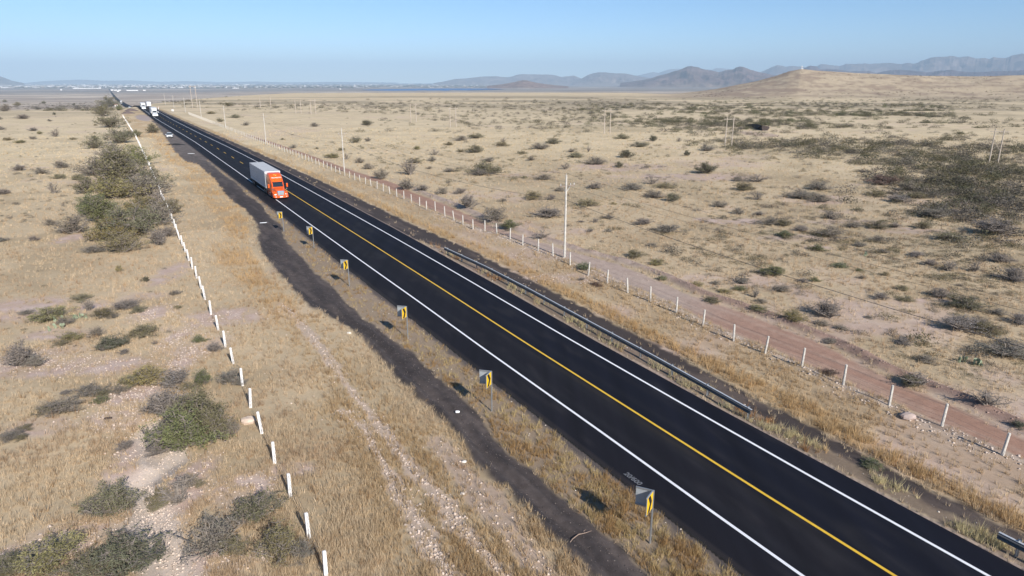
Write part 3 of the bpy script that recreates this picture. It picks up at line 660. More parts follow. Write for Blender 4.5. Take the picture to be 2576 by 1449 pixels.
    for sg in (-1,1):
        mb=MB(); mb.box((sg*1.52,-2.2,2.1),(.24,.14,.62)); mr_=mb.build('mirror',P,o); mb=MB(); mb.box((sg*1.3,-2.3,1.95),(.35,.05,.04)).box((sg*1.3,-2.3,2.3),(.35,.05,.04)); mb.build('mirror_arm',M['chassis'],mr_)
        mb=MB(); mb.tube([(sg*1.12,-.95,1.5),(sg*1.12,-.95,1.62)],[.03,.03],5); mb.box((sg*1.14,-.95,1.68),(.2,.1,.18)); mb.build('hood_mirror',M['chrome'],o)
        mb=MB(); mb.tube([(sg*.92,-3.0,.72),(sg*.92,-4.4,.72)],.30,12); mb.build('fuel_tank',M['chrome'],o,True)
        mb=MB(); mb.loft([rsec(-5.7,0,0,0,0,0)]*0 or [[(sg*1.16,-2.5,.32),(sg*1.2,-2.5,.32),(sg*1.2,-2.5,.85),(sg*1.16,-2.5,.85)],[(sg*1.16,-5.7,.32),(sg*1.2,-5.7,.32),(sg*1.2,-5.7,.85),(sg*1.16,-5.7,.85)]]); mb.build('side_skirt',P,o)
        wheel(o,sg*1.06,-1.32,.52,.28)
        for yy in (-7.0,-8.3): wheel(o,sg*.98,yy,.52,.5)
        for yy in (-19.2,-20.5): wheel(o,sg*1.0,yy,.52,.5)
        mb=MB(); mb.box((sg*1.0,-9.0,.5),(.6,.02,.6)).box((sg*1.0,-21.2,.5),(.6,.02,.6)); mb.build('mud_flap',M['chassis'],o)
    mb=MB()
    for sg in (-1,1): mb.box((sg*.42,-5.2,.85),(.09,7.6,.26))
    for yy in (-1.32,-7,-8.3,-19.2,-20.5): mb.tube([(-1,yy,.52),(1,yy,.52)],.09,6)
    mb.box((0,-19.9,.95),(1.0,3.2,.25)); mb.box((0,-9.2,.62),(.0+1.1,.1,.1))
    for sg in (-1,1): mb.box((sg*.8,-10.6,.55),(.12,.12,1.0)); mb.box((sg*.8,-10.6,.08),(.3,.3,.05))
    mb.box((0,-22.25,.55),(2.0,.08,.1)); mb.box((-.7,-22.25,.85),(.08,.06,.6)); mb.box((.7,-22.25,.85),(.08,.06,.6))
    mb.build('chassis',M['chassis'],o)
    # trailer
    mb=MB(); mb.box((0,-14.3,2.62),(2.56,16.1,2.86)); tr_=mb.build('trailer',M['trailer'],o)
    mb=MB(); mb.box((0,-14.3,4.067),(2.50,16.04,.03)); mb.build('trailer_roof',M['traileroof'],tr_)
    mb=MB()
    for sg in (-1,1): mb.box((sg*1.285,-14.3,4.01),(.05,16.14,.12)).box((sg*1.285,-14.3,1.26),(.05,16.14,.18))
    for sg in (-1,1):
        for yy in (-6.24,-22.36): mb.box((sg*1.25,yy,2.63),(.12,.05,2.8))
    mb.box((0,-6.24,4.0),(2.6,.06,.14)); mb.box((0,-6.24,1.27),(2.6,.06,.16))
    mb.build('trailer_rail',M['trailer'] if detail else M['trailer'],tr_)
    if detail:
        mb=MB()
        for k in range(27):
            for sg in (-1,1): mb.box((sg*1.284,-6.9-.585*k,2.63),(.012,.06,2.56))
        mb.build('side_rib',M['steelshade'],tr_)
        mb=MB(); mb.box((-1.292,-7.9,2.75),(.006,1.3,1.7)).box((-1.294,-9.3,2.6),(.006,.0+.5,.9)); mb.build('logo_panel',M['tan'],tr_)
        # emblem and writing on the roof cap: slope from (y -3.5,z 3.55) to (-2.95,3.10)
        d=Vector((0,.55,-.45)).normalized(); up=-d; nrm=Vector((1,0,0)).cross(up)
        if nrm.z<0: nrm=-nrm
        def mtx(c): return Matrix(((-1,up[0],nrm[0],c[0]),(0,up[1],nrm[1],c[1]),(0,up[2],nrm[2],c[2]),(0,0,0,1)))
        text('TRAYECTO',.33,M['letterw'],cab,'lettering',mtx((0,-3.17,3.305)))
        mb=MB(); c=Vector((.08,-3.62,3.66)); up2=Vector((0,-.6,.3)).normalized(); rt=Vector((-1,0,0)); nn=Vector((0,.45,.9)).normalized()
        def q(a,b): return tuple(c+rt*a+up2*b+nn*.05)
        mb.add([q(-.28,.2),q(-.02,.16),q(-.1,.0),q(-.2,-.05)],[(3,2,1,0)]); mb.add([q(-.02,.06),q(.3,.06),q(.1,-.18),q(.0,-.2)],[(3,2,1,0)]); mb.build('emblem',M['letery'],cab)
    mb=MB()
    for sg in (-1,1): mb.box((sg*1.0,-22.38,1.3),(.3,.03,.1))
    mb.build('tail_light',M['red'],tr_)
    mb=MB(); mb.box((-.62,-22.37,2.62),(1.18,.02,2.6)).box((.62,-22.37,2.62),(1.18,.02,2.6)); mb.build('rear_door',M['trailer'],tr_)
    return o
def heading(s_,tf):  # vehicle facing -s (towards the camera)
    ds=2.; a=XY(s_,tf(s_)); b=XY(s_+ds,tf(s_+ds)); dx,dy=a[0]-b[0],a[1]-b[1]; return math.atan2(-dx,dy)
lane=lambda s:cs(s)-1.95
truck(126.6,float(cs(126.6))-3.05,'orange tractor with white trailer driving towards the camera, nearest vehicle','orange',heading(135,lambda s:cs(s)-2.8),1.06)
truck(480,23.6,'white tractor and trailer following far behind the orange truck, nearer of the white trucks','truckwhite',heading(480,lambda s:23.6),1.22,False,group='white trucks coming over the rise')
truck(612,22.9,'white tractor and trailer on the brow of the rise behind another white truck','truckwhite',heading(612,lambda s:22.9),1.15,False,group='white trucks coming over the rise')
truck(672,28.2,'white trailer truck driving away, only its top showing beyond the brow','truckwhite',heading(640,lambda s:28.)+math.pi,1.15,False)
truck(1700,22.9,'tiny white truck on the distant stretch of road in the valley','truckwhite',heading(1700,lambda s:22.9),1.3,False)
def car(x,y,z,rz,label,paint,sc=1,name='parked_car'):
    o=empty(name,(x,y,z),rz,label,'car',None,sc)
    S=[(2.28,.62,.32,.62,.6,.08),(2.15,.80,.26,.74,.74,.1),(1.6,.88,.24,.86,.82,.12),(.9,.90,.24,.96,.84,.12),(-.2,.91,.24,.99,.86,.12),(-1.5,.90,.24,.99,.85,.12),(-2.1,.86,.28,.96,.8,.12),(-2.3,.76,.36,.88,.7,.1)]
    mb=MB(); mb.loft([rsec(*q) for q in S]); mb.build('body',M[paint],o,True)
    mb=MB(); mb.loft([rsec(.98,.70,.92,.97,.68,.02),rsec(.35,.80,.92,1.40,.60,.08),rsec(-.1,.82,.92,1.47,.60,.1),rsec(-.9,.82,.92,1.46,.60,.1),rsec(-1.75,.74,.92,1.02,.66,.03)]); cb=mb.build('cabin_glass',M['glass'],o,True)
    mb=MB(); mb.loft([rsec(.28,.58,1.40,1.445,.56,.02),rsec(-.1,.60,1.44,1.495,.58,.02),rsec(-.95,.60,1.44,1.49,.58,.02),rsec(-1.2,.56,1.36,1.42,.55,.02)]); mb.build('roof',M[paint],o,True)
    mb=MB(); 
    for sg in (-1,1): mb.box((sg*.62,2.17,.64),(.34,.12,.13))
    mb.build('headlight',M['lamp'],o); mb=MB(); mb.box((0,2.24,.46),(1.1,.1,.2)); mb.build('grille',M['chassis'],o)
    mb=MB()
    for sg in (-1,1): mb.box((sg*1.0,.62,1.0),(.2,.1,.13))
    mb.build('mirror',M[paint],o)
    mb=MB()
    for sg in (-1,1): mb.box((sg*.64,-2.25,.78),(.3,.1,.13))
    mb.build('tail_light',M['red'],o)
    for sg in (-1,1):
        for yy in (1.4,-1.4): wheel(o,sg*.82,yy,.33,.22)
x,y,z=Gt(427,346); car(x,y,z,heading(300,lambda s:19.)+R_(-4),'white car parked on the dark gravel lay-by facing the camera','truckwhite',1.22)
x,y,z=Gt(375,271.5); car(x,y,z+.05,heading(640,lambda s:28.)+math.pi,'dark car driving away up to the brow of the road','chassis',1.1,'car')
p=XY(1080,23.5); car(p[0],p[1],float(terr(*p))+.1,heading(1080,lambda s:23.),'small white car on the road where it reappears in the valley','truckwhite',1.5,'car')
# ------------------------------------------------------------------ chalk writing
p=G(1587,1209); a=ROADA
ax=Vector((sa*1,-ca*1,0)); ay=Vector((0,0,1)).cross(ax)   # reads along the edge, towards the camera
mt=Matrix(((ax[0],ay[0],0,p[0]+.12),(ax[1],ay[1],0,p[1]+.1),(0,0,1,.058),(0,0,0,1)))
o=text('20/600',.46,M['chalk'],None,'chalk_writing',mt); tag(o,'faint chalk numbers written on the asphalt edge near the nearest sign','road marking')
# ------------------------------------------------------------------ grass tufts (near and middle ground)
def tufts(name,label,cat_,N,rlo,rhi,pw,hs,bw,nb,boost=1.,azl=-50,azh=50,filt=None,colf=None):
    u=rng.random(N); e=2-pw
    rr=(rlo**e+(rhi**e-rlo**e)*u)**(1/e) if abs(e)>1e-3 else rlo*(rhi/rlo)**u
    az=np.radians(rng.uniform(azl,azh,N)); X=rr*np.sin(az); Y=rr*np.cos(az)
    # clump
    col,gd,gh,gc,s,t,r=zones(X,Y)
    cl=sst(.25,.62,fbm(X/1.6,Y/1.6,3,201))*1.0+.28
    keep=rng.random(N)<gd*np.clip(cl,0,1)
    if filt is not None: keep&=filt(s,t,X,Y)
    X,Y,gh,gc,r=X[keep],Y[keep],gh[keep],gc[keep],r[keep]; n=len(X); Z=terr(X,Y)
    wd_=rng.random(n)<.05; gc=np.where(wd_[:,None],gc*np.array((.75,.66,.58)),gc); h=gh*hs*rng.uniform(.45,1.4,n)*np.where(wd_,1.6,1.)
    k=np.clip(r/55.,1,4.5)**.62   # bigger clumps stand for several further out
    th=rng.uniform(0,2*math.pi,(n,nb)); sp_=rng.uniform(.0,.11,(n,nb))*k[:,None]
    bx=X[:,None]+np.cos(th)*sp_; by=Y[:,None]+np.sin(th)*sp_
    lean=rng.uniform(.08,.6,(n,nb)); hh=h[:,None]*rng.uniform(.55,1.1,(n,nb))*(.85+.15*k[:,None])
    th2=th+rng.normal(0,.7,(n,nb)); tx=bx+np.cos(th2)*hh*lean+.05*hh; ty=by+np.sin(th2)*hh*lean
    wd=bw*k[:,None]*rng.uniform(.6,1.2,(n,nb)); pa=rng.uniform(0,math.pi,(n,nb))
    wx,wy=np.cos(pa)*wd,np.sin(pa)*wd; z0=Z[:,None]+np.zeros_like(bx)
    V=np.stack([np.stack([bx-wx,by-wy,z0-.03],-1),np.stack([bx+wx,by+wy,z0-.03],-1),np.stack([tx,ty,z0+hh],-1)],2).reshape(-1,3)
    F=np.arange(len(V)).reshape(-1,3)
    c=gc*rng.uniform(.8,1.2,(n,1)); c=np.repeat(c,nb*3,0).reshape(n,nb,3,3)*rng.uniform(.85,1.15,(n,nb,1,1))
    me=npmesh(name,V,F,np.clip(c.reshape(-1,3),0,1),M['grass'])
    return tag(link(name,me),label,cat_,kind='stuff'),n
print('tufts',tufts('dry_grass','straw coloured dry grass covering the verges and the plain','grass',185000,17,330,2.35,1.,.013,9)[1])
# ------------------------------------------------------------------ loose stones
def stones(name,label,P,S,C_):
    n=len(P); base=np.array([(1,0,0),(-1,0,0),(0,1,0),(0,-1,0),(0,0,1),(0,0,-1)],float)
    fc=np.array([(0,2,4),(2,1,4),(1,3,4),(3,0,4),(2,0,5),(1,2,5),(3,1,5),(0,3,5)])
    ang=rng.uniform(0,6.28,n); v=base[None]*rng.uniform(.6,1.15,(n,6,3)); v[:,:,2]*=.65
    v=v+rng.normal(0,.12,(n,6,3))
    ca_,sa_=np.cos(ang)[:,None],np.sin(ang)[:,None]; x=v[:,:,0]*ca_-v[:,:,1]*sa_; y=v[:,:,0]*sa_+v[:,:,1]*ca_
    V=np.stack([x,y,v[:,:,2]],-1)*S[:,None,None]+P[:,None,:]
    F=(fc[None]+np.arange(n)[:,None,None]*6).reshape(-1,3)
    me=npmesh(name,V.reshape(-1,3),F,np.repeat(C_,6,0),M['stone']); return tag(link(name,me),label,'stones',kind='stuff')
Ps=[];Ss=[];Cs=[]
def scat(x,y,smin,smax,c,pw=3):
    n=len(x); Ps.append(np.stack([x,y,terr(x,y)+.01],-1)); Ss.append(smin+(smax-smin)*rng.random(n)**pw); Cs.append(np.array(c)*rng.uniform(.75,1.2,(n,1)))
for k,q in enumerate(RUBP):
    n=[1100,1000,250][k]; i=rng.integers(0,len(q)-1,n); f=rng.random(n); q=np.array(q); p=q[i]*(1-f[:,None])+q[i+1]*f[:,None]
    w=.26*(1+.5*np.sin(p[:,1]*.7)+(k==2)); scat(p[:,0]+rng.normal(0,1,n)*w,p[:,1]+rng.normal(0,1,n)*w*.8,.025,.13,(.52,.43,.365))
q=np.array(WASHP); n=1500; i=rng.integers(0,len(q)-1,n); f=rng.random(n); p=q[i]*(1-f[:,None])+q[i+1]*f[:,None]; scat(p[:,0]+rng.normal(0,.7,n),p[:,1]+rng.normal(0,.7,n),.02,.11,(.55,.46,.39))
for bi,n in ((3,900),(4,500),(5,700),(7,500),(8,300),(10,500),(11,300),(12,500),(13,400),(14,700),(15,600),(16,300),(17,400),(21,300),(29,500),(31,300)):
    bx,by,rx,ry=BL[bi]; scat(bx+rng.normal(0,.5,n)*rx,by+rng.normal(0,.5,n)*ry,.02,.12,(.52,.43,.365))
n=2600; s_=rng.uniform(8,100,n); t_=np.interp(s_,*dN)-1.0+rng.normal(0,.55,n); scat(*XY(s_,t_),.03,.14,(.50,.42,.36))
n=1500; s_=rng.uniform(8,90,n); t_=np.interp(s_,*dF)+.7+rng.normal(0,.4,n); scat(*XY(s_,t_),.03,.12,(.36,.26,.22))
n=500; s_=rng.uniform(10,90,n); t_=tl(s_)-rng.uniform(.1,3,n); scat(*XY(s_,t_),.015,.08,(.62,.55,.48),4)
n=400; s_=rng.uniform(6,90,n); t_=tr(s_)+rng.uniform(.3,2.,n); scat(*XY(s_,t_),.015,.08,(.62,.55,.48),4)
n=5200; s_=rng.uniform(10,110,n); u=rng.random(n); t_=np.interp(s_,*gL)*(1-u)+np.interp(s_,*gR)*u; scat(*XY(s_,t_),.015,.06,(.085,.072,.07),3)
n=1600; s_=rng.uniform(10,110,n); u=rng.random(n); t_=np.interp(s_,*gL)*(1-u)+np.interp(s_,*gR)*u; scat(*XY(s_,t_),.012,.05,(.24,.20,.18),3)
n=900; s_=rng.uniform(14,110,n); t_=rng.uniform(6,15,n); scat(*XY(s_,t_),.015,.09,(.6,.5,.42),4)
stones('loose_stones','loose pale pink stones and dark road chippings scattered on the ground',np.concatenate(Ps),np.concatenate(Ss),np.concatenate(Cs))
def rock(x,y,sz,label,c,name='boulder'):
    X0,Y0,Z0=Gt(x,y); rr=np.random.default_rng(int(x)); mb=MB(); vs=[];n=10;m_=7
    secs=[]
    for j in range(1,m_):
        ph=math.pi*j/m_; secs.append([((math.sin(ph)*math.cos(2*math.pi*k/n)*1.2)*rr.uniform(.85,1.12),math.sin(ph)*math.sin(2*math.pi*k/n)*rr.uniform(.85,1.12),-math.cos(ph)*.62*rr.uniform(.9,1.05)) for k in range(n)])
    mb.loft([[tuple(v*sz for v in p) for p in q] for q in secs]); o=mb.build(name,mat('boulder_stone',c,.9,var=.15,scale=3,bump=.5)); o.location=(X0,Y0,Z0+sz*.25); tag(o,label,'rock')
rock(625,1062,.42,'large pale boulder between the white posts and the big green bush',(.58,.46,.37))
rock(2283,1050,.40,'pinkish grey boulder on the verge beside the red dirt road',(.42,.33,.29))
rock(878,839,.16,'small white rock in the grass left of the dark track',(.7,.66,.6),'rock')
rock(1164,1243,.13,'white stone in the dry weeds just left of the dark track near the bottom',(.6,.55,.5),'rock')
rock(1168,1162,.13,'white stone left of the wide part of the dark track',(.72,.68,.62),'rock')
# litter, branch, mounds
def blobobj(name,x,y,dims,m,label,cat_,rz=0,z=.0):
    X0,Y0,Z0=Gt(x,y); mb=MB(); secs=[]; 
    for a,k in ((-.5,.5),(-.42,.9),(-.1,1.),(.3,.9),(.5,.6)): secs.append([(a*dims[0],math.cos(q)*k*dims[1]/2,dims[2]/2*(1+math.sin(q)*k)) for q in [2*math.pi*i/8 for i in range(8)]])
    mb.loft(secs); o=mb.build(name,m,None,True); o.location=(X0,Y0,Z0+z); o.rotation_euler=(0,0,rz); tag(o,label,cat_)
blobobj('foam_cup',1151,1038,(.27,.17,.17),M['rag'],'white foam cup lying on the dark millings track','litter')
blobobj('white_rag',665,561,(1.3,.5,.12),M['rag'],'white rag on the dark track below the farthest sign','litter',.3)
blobobj('plastic_sheet',481,387,(1.9,.9,.15),M['rag'],'scrap of white plastic on the gravel lay-by','litter',.2)
blobobj('dirt_heap',272,1054,(.45,.25,.12),mat('dark_scrap',(.06,.045,.04),.9),'small dark scrap on bare pink ground','litter',.2)
X0,Y0,Z0=Gt(1455,1352)
mb=MB(); br=[(1425,1382),(1440,1362),(1455,1350),(1470,1347),(1488,1341)]
P=[(*G(*q),.09+Z0) for q in br]; mb.tube([(a-X0,b_-Y0,c-Z0) for a,b_,c in P],[.012,.018,.022,.016,.007],5)
P=[(*G(*q),.11+Z0) for q in [(1470,1347),(1468,1342),(1474,1339)]]; mb.tube([(a-X0,b_-Y0,c-Z0) for a,b_,c in P],[.012,.008,.005],5)
o=mb.build('fallen_branch',M['deadwood'],None,False,(X0,Y0,Z0)); tag(o,'thin reddish fallen branch lying across the dark track','branch')
def mound(x,y,w,h,m,label,name='gravel_heap'):
    X0,Y0,Z0=Gt(x,y); rr=np.random.default_rng(int(x*7)); secs=[]
    for k in range(7):
        f=k/6; q=(1-f)**.8*.5+.01; secs.append([(math.cos(a)*w*q*rr.uniform(.88,1.1),math.sin(a)*w*.45*q*rr.uniform(.88,1.1)*1.4,h*f**1.1-.05) for a in [2*math.pi*i/14 for i in range(14)]])
    mb=MB(); mb.loft(secs); o=mb.build(name,m,None,True); o.location=(X0,Y0,Z0); tag(o,label,'gravel heap')
gm=mat('dark_gravel',(.14,.105,.095),.95,var=.25,scale=2,bump=.5)
mound(322,285.5,10,1.8,gm,'nearer of two dark gravel heaps beside the far verge'); mound(330,279,11,1.9,gm,'farther of two dark gravel heaps beside the far verge')
mound(442,364,7.5,.5,mat('black_mound',(.02,.018,.018),.9,var=.3),'flat black mound on the lay-by below the parked car','dark_mound')  # low mound in near-black colour
# hut, shed, roadside signs, cross
X0,Y0,Z0=Gt(293,267.5); o=empty('roadside_hut',(X0,Y0,Z0),.5,'small white hut with red roof at the far end of the white post line','hut')
MB().box((0,0,1.4),(4.6,4,2.8)).build('wall',M['wallwhite'],o); MB().box((-.3,0,3.05),(5.2,4.6,.5),0,.7,.6).build('roof',M['redroof'],o); MB().box((.4,-2.02,1.05),(.9,.06,2.1)).build('door',M['chassis'],o)
X0,Y0,Z0=Gt(269,254); o=empty('shed',(X0,Y0,Z0),.1,'long low shed with white roof above the thicket at left','shed')
MB().box((0,0,1.2),(7.5,5,2.4)).build('wall',M['wallwhite'],o); MB().box((0,0,2.6),(8.4,6,.5),0,1,.3).build('roof',M['tinroof'],o)
X0,Y0,Z0=Gt(435,283); o=empty('road_sign',(X0,Y0,Z0),-.3,'small white roadside board right of the far verge','road sign')
MB().box((0,0,1.5),(2.0,.04,1.4)).build('sign_panel',M['wallwhite'],o); MB().box((-.6,.05,.5),(.1,.06,1.1)).box((.6,.05,.5),(.1,.06,1.1)).build('sign_leg',M['steel'],o)
X0,Y0,Z0=Gt(399,275); o=empty('marker_post',(X0,Y0,Z0),0,'short white marker post beside the far verge near the brow','marker post')
MB().tube([(0,0,0),(0,0,1.9)],[.28,.24],6).build('post',M['postwhite'],o); MB().box((0,-.25,1.6),(.4,.03,.3)).build('reflector',M['red'],o)
az=azx(2017,176); X0,Y0=1398*math.sin(az),1398*math.cos(az); Z0=float(terr(X0,Y0)); o=empty('monument',(X0,Y0,Z0),-az,'tiny white cross monument on top of the tan hill','monument')
MB().box((0,0,2.6),(.7,.7,6.4)).build('shaft',M['wallwhite'],o); MB().box((0,0,4.8),(2.4,.65,.7)).build('arm',M['wallwhite'],o); MB().box((.8,0,.5),(3,3,1.2)).build('plinth',M['wallwhite'],o)
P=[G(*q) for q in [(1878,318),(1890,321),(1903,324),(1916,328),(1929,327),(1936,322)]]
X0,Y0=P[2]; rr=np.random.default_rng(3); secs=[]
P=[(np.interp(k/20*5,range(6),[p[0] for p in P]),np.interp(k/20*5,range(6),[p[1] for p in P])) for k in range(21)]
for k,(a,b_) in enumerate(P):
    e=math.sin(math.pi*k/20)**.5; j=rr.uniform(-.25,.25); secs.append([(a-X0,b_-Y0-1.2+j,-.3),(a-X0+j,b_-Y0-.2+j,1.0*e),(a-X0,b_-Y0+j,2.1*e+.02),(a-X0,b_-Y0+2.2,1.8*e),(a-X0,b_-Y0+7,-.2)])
mb=MB(); mb.loft(secs); o=mb.build('eroded_bank',mat('bank_soil_shade',(.045,.032,.028),.95,var=.4,scale=.6,bump=.6),None,False,(X0,Y0,0)); tag(o,'eroded earth bank of the ravine, coloured dark as shade, among the right hand scrub','earth bank')  # overhang shade put into the bank's near-black colour
# ------------------------------------------------------------------ shrubs
LC={'O':(.165,.150,.085),'G':(.145,.158,.075),'Y':(.23,.20,.09),'P':(.23,.20,.185),'B':(.24,.21,.18),'M':(.20,.175,.10),'D':(.12,.118,.075),'K':(.20,.18,.14),'R':(.12,.08,.065)}
NAMES={'O':('olive','shrub'),'G':('green','shrub'),'Y':('yellow green','shrub'),'P':('purple grey','brush'),'B':('bare','twiggy shrub'),'M':('brownish','low shrub'),'D':('dark green','shrub'),'K':('grey olive','shrub'),'R':('dark brown','brush')}
def proto(seed,nst,leaf,hgt,lsz,spread,thick=1.):
    rr=random.Random(seed); mb=MB(); LV=[]; 
    lob=[rr.uniform(.5,1.2) for _ in range(9)]
    def lobe(a): a=(a/(2*math.pi)*9)%9; i=int(a); f=a-i; return lob[i]*(1-f)+lob[(i+1)%9]*f
    def tube(P,r0,r1,n=3): mb.tube(P,[r0+(r1-r0)*k/(len(P)-1) for k in range(len(P))],n,False)
    def leaves(p,k,sp_):
        for _ in range(k):
            c=[p[i]+rr.gauss(0,sp_) for i in range(3)]
            if c[2]<.01: c[2]=.01+rr.random()*.05
            d=[rr.gauss(0,1) for _ in range(3)]; e=[rr.gauss(0,1) for _ in range(3)]
            L=math.sqrt(sum(q*q for q in d)) or 1; L2=math.sqrt(sum(q*q for q in e)) or 1; s_=lsz*rr.uniform(.6,1.4)
            LV.append([tuple(c[i]+d[i]/L*s_ for i in range(3)),tuple(c[i]-d[i]/L*s_*.6+e[i]/L2*s_*.45 for i in range(3)),tuple(c[i]-d[i]/L*s_*.6-e[i]/L2*s_*.45 for i in range(3))])
    for k in range(nst):
        a=2*math.pi*(k+rr.random()*.8)/nst; R=lobe(a)*rr.uniform(.7,1.05); el=rr.uniform(.12,.95)**spread
        ex,ez=R*(1-el*.85),hgt*(.25+.8*el)*rr.uniform(.8,1.08)
        b=(rr.gauss(0,.06),rr.gauss(0,.06),-.02); P=[]
        bend=rr.gauss(0,.2)
        for j in range(6):
            f=j/5; q=a+bend*f; P.append((b[0]+math.cos(q)*ex*f+rr.gauss(0,.02)*f,b[1]+math.sin(q)*ex*f+rr.gauss(0,.02)*f,max(0.,b[2]+ez*(f**.75 if el>.4 else f**1.1))))
        tube(P,.022*thick,.006*thick,4)
        for j in range(1,6):
            for m_ in range(2 if j<3 else 3):
                q=rr.uniform(0,6.28); l=rr.uniform(.16,.34)*(1.1-.1*j); e=rr.uniform(-.1,.9)
                p0=P[j]; p1=(p0[0]+math.cos(q)*l*.55,p0[1]+math.sin(q)*l*.55,max(.02,p0[2]+l*.35*e)); p2=(p1[0]+math.cos(q+rr.gauss(0,.5))*l*.5,p1[1]+math.sin(q+rr.gauss(0,.5))*l*.5,max(.02,p1[2]+l*.45*e))
                tube([p0,p1,p2],.008*thick,.003*thick)
                for w in range(3):
                    q2=rr.uniform(0,6.28); l2=l*rr.uniform(.3,.6); s0=p1 if w==0 else p2
                    p3=(s0[0]+math.cos(q2)*l2,s0[1]+math.sin(q2)*l2,max(.02,s0[2]+l2*rr.uniform(-.1,.9)))
                    u=(.0045*thick,0,0); mb.add([(s0[0]-u[0],s0[1],s0[2]),(s0[0]+u[0],s0[1],s0[2]),p3],[(0,1,2)])
                    mb.add([(s0[0],s0[1]-u[0],s0[2]),(s0[0],s0[1]+u[0],s0[2]),p3],[(0,1,2)])
                    if leaf and rr.random()<.8: leaves(p3,max(1,int(leaf*rr.uniform(.5,1.5))),l2*.28+.02)
    bm=bpy.data.meshes.new('stems'); bm.from_pydata(mb.v,[],mb.f); bm.materials.append(M['bark'])
    lm=None
    if LV: lm=npmesh('foliage',np.array(LV).reshape(-1,3),np.arange(len(LV)*3).reshape(-1,3),None,M['leaf'])
    n1=len(mb.v); jm=bpy.data.meshes.new('shrub'); jm.from_pydata(mb.v+[v for q in LV for v in q],[],mb.f+[(n1+3*i,n1+3*i+1,n1+3*i+2) for i in range(len(LV))]); jm.materials.append(M['bark']); jm.materials.append(M['leaf'])
    jm.polygons.foreach_set('material_index',[0]*len(mb.f)+[1]*len(LV)); jm.update()
    return bm,lm,jm
PT={}
for c,(nst,leaf,hg,ls_0,spr,th) in {'O':(20,7,.95,.031,1.,1.3),'G':(20,9.5,.9,.030,1.,1.3),'Y':(20,7.5,.8,.031,1.,1.2),'P':(26,1.8,.85,.028,.9,1.4),'B':(10,.7,1.1,.028,.8,1.9),'M':(20,6,.6,.033,1.6,1.1),'D':(20,9,.95,.032,1.,1.2),'K':(22,3.2,.85,.031,1.,1.4),'R':(20,8,.8,.034,1.1,1)}.items():
    PT[c]=[proto(hash_*31+ord(c),nst,leaf,hg,ls_0,spr,th) for hash_ in (1,2,3)]
